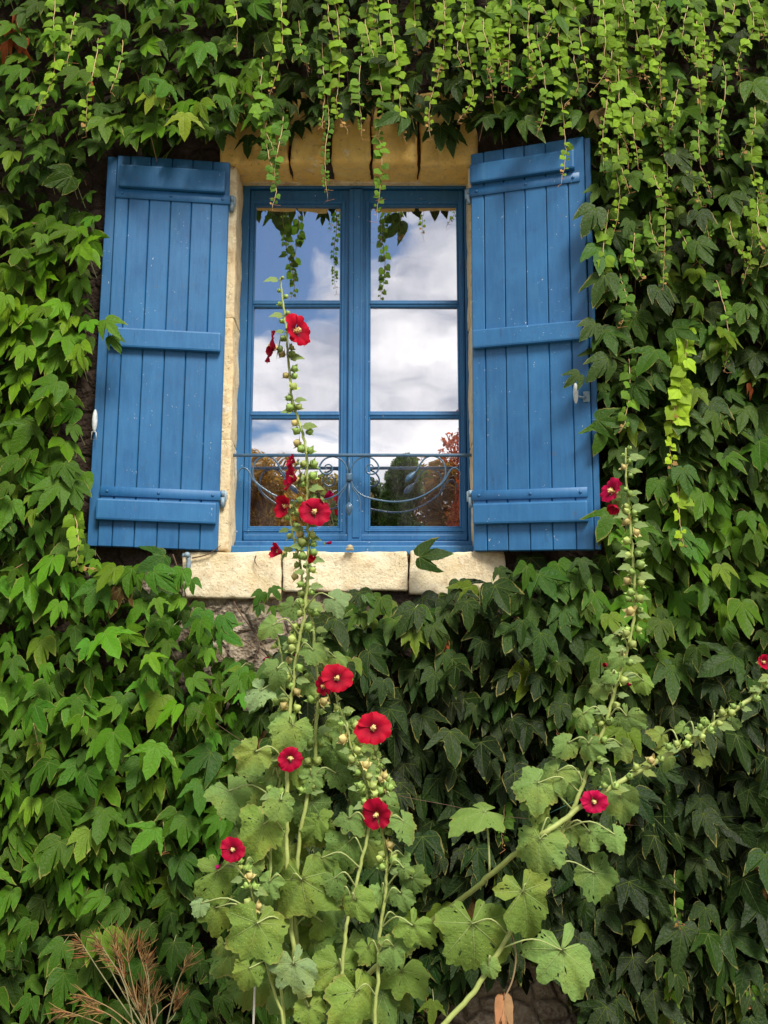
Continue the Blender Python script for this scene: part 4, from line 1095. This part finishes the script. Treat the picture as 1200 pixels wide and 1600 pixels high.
# 3 thin left stalk
p3, s3 = stalk('hollyhock', 'thin hollyhock stalk left of the tallest one with dark red buds', [(428,972),(432,988),(438,1017),(445,1055),(444,1094),(440,1130),(437,1180),(434,1240),(428,1300),(422,1345),(425,1450),(445,1620)], .0035, .007, YH+.02, (985,1290), 26, 3)
flower(p3, (420,1026), 20, (-.5,-.4,-.5), (.40,.004,.05), YH, .4, .9, 61); flower(p3, (458,1024), 17, (.9,-.3,.1), (.36,.004,.05), YH+.03, .4, .95, 62)
flower(p3, (453,1185), 48, (.5,-.9,.05), yd=YH-.03, cup=.36, seed=63)
for k, a in enumerate([((424,1215),34,-.5,LG),((362,1245),72,.5,LG),((385,1330),40,.1,LD)]):
    hol_leaf(p3, a[0], a[1], a[2], a[3], s3, seed=70+k, yd=YH+.02)
# 4
p4, s4 = stalk('hollyhock', 'hollyhock stalk topped by a wide open red bloom with another tucked behind it', [(520,1070),(526,1090),(535,1117),(542,1132),(550,1172),(562,1195),(572,1225),(577,1262),(575,1300),(566,1342),(555,1386),(544,1431),(538,1480),(530,1560),(524,1620)], .004, .008, YH-.02, (1095,1265), 15, 4)
flower(p4, (526,1060), 52, (.3,-.95,.2), yd=YH-.07, cup=.34, seed=81); flower(p4, (507,1072), 42, (-.75,-.6,-.1), yd=YH-.02, cup=.34, close=.1, seed=82)
for k, a in enumerate([((533,1153),40,.2,LG),((548,1285),50,.4,LG),((545,1325),66,0,LD),((558,1414),58,.4,LY),((532,1400),38,-.2,LG),((526,1378),46,.5,LD),((527,1520),80,-.1,LY),((504,1345),34,.2,LD)]):
    hol_leaf(p4, a[0], a[1], a[2], a[3], s4, seed=90+k, yd=YH-.02-.02*(k%2))
# 5
p5, s5 = stalk('hollyhock', 'rightmost stalk of the central hollyhock clump, two round red blooms one above the other', [(583,1160),(586,1178),(592,1190),(597,1215),(599,1255),(597,1298),(604,1335),(604,1370),(602,1405),(594,1450),(590,1534),(585,1620)], .004, .008, YH, (1178,1372), 12, 5)
flower(p5, (583,1138), 60, (.1,-1,.3), yd=YH-.03, cup=.34, seed=101); flower(p5, (588,1273), 54, (-.22,-1,-.1), yd=YH-.04, cup=.34, seed=102)
for k, a in enumerate([((585,1232),38,.1,LG),((634,1290),54,.5,LG),((560,1563),90,.3,LY),((577,1487),48,.3,LY),((613,1487),56,-.2,LG),((649,1455),66,.5,LY),((595,1397),36,0,LG),((627,1402),46,.2,LG),((633,1360),28,.6,LG),((632,1342),26,.2,LG),((648,1378),46,.6,LD),((611,1248),24,.5,LG),((620,1437),34,.1,LD)]):
    hol_leaf(p5, a[0], a[1], a[2], a[3], s5, seed=110+k, yd=YH-.02*(k%3))
# 6 low left
p6, s6 = stalk('hollyhock', 'short hollyhock at lower left of the clump with one dark red bloom', [(368,1335),(376,1352),(386,1372),(394,1395),(404,1450),(425,1540),(445,1620)], .0035, .006, YH-.02, (1350,1420), 15, 6)
flower(p6, (364,1328), 44, (-.25,-1,.25), (.46,.003,.03), YH-.06, .36, 0, 121); flower(p6, (345,1351), 18, (-.8,-.3,-.5), (.42,.004,.14), YH-.04, .4, .85, 122)
for k, a in enumerate([((338,1372),76,-.2,LY),((335,1428),64,-.2,LY),((312,1415),30,-.6,LP),((398,1352),34,.3,LG),((350,1480),34,0,LD)]):
    hol_leaf(p6, a[0], a[1], a[2], a[3], s6, seed=130+k, yd=YH-.02)
# 7 right upright
p7, s7 = stalk('hollyhock', 'upright hollyhock on the right, its tip beside the open right shutter', [(978,700),(978,730),(981,770),(985,820),(988,865),(991,907),(991,960),(981,1012),(965,1065),(947,1128),(926,1187),(912,1222),(890,1275),(856,1340),(833,1380),(800,1450),(765,1510),(740,1550),(690,1605),(660,1640)], .0045, .0115, YH-.04, (703,1215), 17, 7, group='red hollyhocks growing in front of the ivy')
flower(p7, (957,768), 58, (-.85,-.5,.25), (.62,.006,.04), YH-.06, .36, .12, 141); flower(p7, (962,790), 36, (-.5,-.5,-.7), (.62,.006,.04), YH-.05, .4, .5, 142)
flower(p7, (948,1040), 20, (-.5,-.8,.1), yd=YH-.05, cup=.4, close=.9, seed=143); flower(p7, (979,1067), 15, (.5,-.7,-.4), (.36,.004,.05), YH-.05, .4, .95, 144)
for k, a in enumerate([((955,999),26,-.9,LG),((966,1029),36,-.6,LG),((954,1058),24,-.3,LG),((937,1076),36,-.7,LG),((913,1120),38,.2,LG),((984,1124),50,.7,LG),((1007,1067),30,.4,LY),((883,1163),46,-1.1,LG),((922,1168),46,.3,LG),((975,1170),40,.4,LG),((866,1212),60,-.7,LG),((833,1230),72,-.9,LG),((896,1222),50,0,LG),((835,1257),56,-.4,LG),((842,1322),74,-.2,LG),((892,1302),40,-.1,LG),((925,1306),52,.5,LG),((963,1310),46,.4,LG),((935,1372),70,.7,LD),((740,1462),120,.1,LY),((820,1408),100,.2,LY),((880,1502),112,.1,LG),((765,1512),30,.4,LG)]):
    hol_leaf(p7, a[0], a[1], a[2], a[3], s7, seed=150+k, yd=YH-.04-.02*(k%3), nz=.25)
# 8 leaning
p8, s8 = stalk('hollyhock', 'leaning hollyhock slanting up to the right edge with one low red bloom', [(1215,1050),(1195,1072),(1175,1090),(1140,1115),(1110,1135),(1080,1158),(1045,1178),(1010,1198),(975,1218),(940,1240),(905,1262),(880,1282),(850,1302),(820,1322),(780,1355),(740,1390),(700,1420),(640,1465),(575,1522),(530,1575),(505,1640)], .0075, .0115, YH-.07, (1058,1240), 12, 8, lean=.45)
flower(p8, (928,1253), 44, (.05,-1,.05), (.60,.005,.05), YH-.08, .36, 0, 181); flower(p8, (1084,1151), 13, (-.3,-.8,-.2), (.36,.004,.03), YH-.04, .4, .9, 182)
flower(p8, (1192,1035), 34, (.2,-1,.1), yd=YH+.02, cup=.4, close=.3, seed=183)
for k, a in enumerate([((1099,1184),34,.2,LG),((1066,1137),24,-1.2,LG),((1030,1150),32,-1.1,LG),((1112,1136),26,.1,LG),((1147,1129),24,1.3,LG),((1042,1184),38,-.4,LG),((972,1253),54,.2,LG),((942,1214),44,.3,LD),((860,1290),40,-.3,LG)]):
    hol_leaf(p8, a[0], a[1], a[2], a[3], s8, seed=190+k, yd=YH-.03)
rq = np.random.default_rng(515)
for k in range(74):
    x = rq.uniform(335, 650); yy = rq.uniform(1120, 1590)
    if abs(x-490) > 65+(yy-1120)*.25: continue
    hol_leaf((p1, p4, p5, p2)[k%4], (x, yy), rq.uniform(46,82), rq.normal(0,.5), (LG, LY, LD, LD)[rq.integers(4)], None, seed=300+k, yd=YH+rq.uniform(.03,.16))
# leaf held almost level on its own long stalk
r = np.random.default_rng(3); m = MB(); T = HT[2]; V2, fs_, E = T
B = P(758, 1268, YH); s = .095; u = V2[:,0]; w = V2[:,1]; rr = np.hypot(u, w)
W = np.array(B)+(np.stack([u, w, -.35*rr**2+.08*np.sin(np.arctan2(u,w)*7)*rr**2], 1)*s)@frame_of((-.9,-.35,-.12), (.1,-.42,.9))
m.add(W, fs_, (.17,.27,.06), V2, E); tube(m, smooth_path([P(765,1362,YH-.01), P(763,1310,YH-.01), B], 4), [.003,.0022], 6, (.42,.48,.2), mi=1)
wb(m, 'leaf', [M['hol'], M['stem']], p8)
# withered hanging leaf
m = MB(); p = P(787, 1562, YH)
tube(m, smooth_path([P(798,1455,YH), P(806,1490,YH), P(801,1530,YH), p], 5), .0022, 6, (.40,.28,.16), mi=0)
for k in range(3):
    put_leaf(m, IVY_T[2], p, (.12*(k-1), -.05, -1), (.8*(k-1), -1, 0), .10, (.42+.05*k,.24,.11), .42, .1, 1.6, rng)
wb(m, 'withered_leaf', M['dry'], p7)

# ------------------------------------------------------------------ dried plant at lower left
dp = empty('dried_plant', (P(225,1600,-.4).x, -.4, 0)); tag(dp, 'tan withered weed with spiky seed heads at the lower left corner', 'dried plant')
m = MB(); hd = MB(); r = np.random.default_rng(9); yd = -.36
root = P(232, 1640, yd)
heads = [((118,1458),34,-1.0),((150,1462),36,-.6),((178,1462),44,-.3),((196,1470),44,.0),((215,1480),40,.2),((226,1495),34,.4),((292,1500),34,.4),((222,1545),46,.1),((205,1558),40,-.3),((135,1556),42,-1.1),((142,1572),36,-.9),((95,1578),38,-1.2),((238,1555),40,.3),((225,1580),44,0),((288,1555),30,.2),((275,1572),36,.3),((190,1500),36,-.4),((160,1480),30,-.8)]
for (c, L, th) in heads:
    hd = MB(); th *= 1.5
    tip = P(c[0], c[1], yd+r.uniform(-.04,.06)); midp = root.lerp(tip, .55)+Vector((r.uniform(-.03,.03), 0, .02))
    tube(m, smooth_path([root+Vector((r.uniform(-.04,.04), r.uniform(-.03,.03), 0)), midp, tip], 5), [.0026,.0012], 5, (.40,.26,.12) if r.random()<.5 else (.35,.33,.16))
    for k in range(30):
        a = th+r.normal(0,.38); ln = L*.0017*r.uniform(.35,1.15); b = tip.lerp(midp, r.uniform(0,.55))
        d = Vector((math.sin(a), r.normal(0,.35), math.cos(a))).normalized()
        e = b+d*ln; q = b.lerp(e,.5)+Vector((r.normal(0,.004), r.normal(0,.004), 0))
        cc = np.array((.34,.20,.065))*r.uniform(.3,1.4) if r.random() > .12 else np.array((.40,.10,.04))
        tube(hd, [b, q, e], [.0012,.0013,.0005], 4, np.clip(cc,0,1), cap=False)
    wb(hd, 'seed_head', M['dry'], dp)
wb(m, 'stem', M['dry'], dp)

# wires and stake
m = MB(); tube(m, smooth_path([P(300,1105,-.27), P(420,1180,-.28), P(595,1236,-.3), P(700,1258,-.3), P(800,1277,-.28), P(1000,1290,-.27)], 6), .0009, 5)
o = m.build('training_wire', M['bark']); tag(o, 'thin dark wire strung across the ivy behind the hollyhocks', 'wire')
m = MB(); tube(m, smooth_path([P(860,1270,-.3), P(960,1222,-.3), P(1060,1180,-.28)], 4), .0011, 5)
o = m.build('garden_string', simple('green_string', (.03,.12,.09), (.03,.10,.07), 30, .7, .1)); tag(o, 'dark green string running behind the leaning hollyhock stem', 'string')
m = MB(); a = P(399,1525,YH+.02); b = P(395,1620,YH+.02)
tube(m, [a, a.lerp(b,.5), b, Vector((b.x, b.y, 0))], .0028, 8)
o = m.build('plant_stake', simple('bleached_stick', (.6,.57,.5), (.45,.42,.36), 40, .8, .4)); tag(o, 'thin pale stick standing upright at the foot of the hollyhock clump', 'stake')
# weeds and soil litter at the foot of the wall
m = MB(); r = np.random.default_rng(21)
for k in range(500):
    x = r.uniform(-2.4,2.4); y = -r.uniform(.03,.8); h = r.uniform(.03,.16); a = r.uniform(0,6.28)
    b = np.array((x, y, 0)); d = np.array((math.cos(a)*.4, math.sin(a)*.4, 1))
    tube(m, [b, b+d*h*.5, b+d*h+np.array((math.cos(a),math.sin(a),0))*h*.3], [.0022,.0018,.0004], 4, np.array((.10,.16,.04))*r.uniform(.6,1.6) if r.random()<.6 else np.array((.3,.22,.12)), cap=False)
o = m.build('grass', M['dry']); tag(o, 'sparse grass and litter at the foot of the wall', 'grass', kind='stuff')

# ------------------------------------------------------------------ trees across the garden (seen mirrored in the panes)
def tree(name, label, x, y, h, w, col, seed, n=9000, leaf=.11, point=0):
    r = np.random.default_rng(seed)
    root = empty(name, (x, y, 0)); tag(root, label, 'tree', 'trees across the garden')
    m = MB(); top = Vector((x+r.normal(0,.2), y, h*.8))
    trunk = smooth_path([(x,y,0),(x+.1,y,h*.3),top], 5)
    tube(m, trunk, [.16,.10,.03], 8)
    cl = []
    for k in range(26):
        a = r.uniform(0,6.28); t = r.uniform(.12,1); rad = w*.5*math.sqrt(r.random())*(1-.75*max(0,t-.45)/.55*(1 if point else .7))
        c = np.array((x+math.cos(a)*rad, y+math.sin(a)*rad, h*(.12+.80*t)))
        cl.append((c, r.uniform(.28,.62)*(1-.4*t*point)))
        tube(m, [trunk[min(len(trunk)-1, int(t*len(trunk)*.8))], c], [.035,.01], 5)
    cl.append((np.array((x, y, h-.35)), .3))
    wb(m, 'trunk', M['bark'], root)
    f = MB(); P0 = []; 
    idx = r.integers(0, len(cl), n); cc = np.array([c for c, _ in cl])[idx]; cs = np.array([s for _, s in cl])[idx]
    d = r.normal(0,1,(n,3)); d /= np.linalg.norm(d, axis=1, keepdims=True); rr = cs*r.random(n)**.4
    p = cc+d*rr[:,None]*np.array([1.1,1.1,.9])
    a = r.normal(0,1,(n,3)); a /= np.linalg.norm(a, axis=1, keepdims=True); b = np.cross(a, r.normal(0,1,(n,3))); b /= np.linalg.norm(b, axis=1, keepdims=True)
    s = (leaf*r.uniform(.5,1.1,n))[:,None]
    V = np.stack([p-a*s*.5, p+b*s*.28, p+a*s*.5, p-b*s*.28], 1).reshape(-1,3)
    q = np.arange(n)[:,None]*4+np.arange(4)[None,:]
    C = np.repeat(np.array(col)[None,:]*r.uniform(.7,2.3,n)[:,None], 4, 0)
    f.add(V, q, np.clip(C,0,1)); wb(f, 'crown', M['far'], root, smooth=False)
GT = [('bushy_tree','rusty brown bushy tree mirrored in the lower left pane',-2.45,-13,6.0,2.6,(.26,.15,.025),1,0),
      ('bushy_tree','yellowish bushy tree mirrored left of the railing bud',-1.2,-14.5,5.15,2.2,(.22,.16,.03),2,0),
      ('bushy_tree','dark green bushy tree mirrored either side of the middle strip',-.35,-15,5.2,1.7,(.05,.09,.02),3,0),
      ('slender_tree','green tree with a pointed top mirrored in the lower right pane',.25,-13.5,5.35,1.6,(.06,.12,.02),4,1),
      ('bushy_tree','dense golden brown tree mirrored behind the right leaf scroll',.95,-14.5,5.35,2.1,(.24,.13,.02),5,0),
      ('bushy_tree','tall dark red tree mirrored at the right edge of the lower right pane',1.75,-13,6.25,2.2,(.34,.07,.015),6,0),
      ('bushy_tree','broad green tree left of all the mirrored ones',-4.6,-14,5.6,3.2,(.07,.12,.03),7,0),
      ('bushy_tree','broad green tree right of all the mirrored ones',4.0,-14,5.6,3.2,(.07,.12,.03),8,0)]
for (nm, lb, x, y, h, w, c, sd, pt) in GT: tree(nm, lb, x, y, h, w, c, sd, 36000, .095, pt)
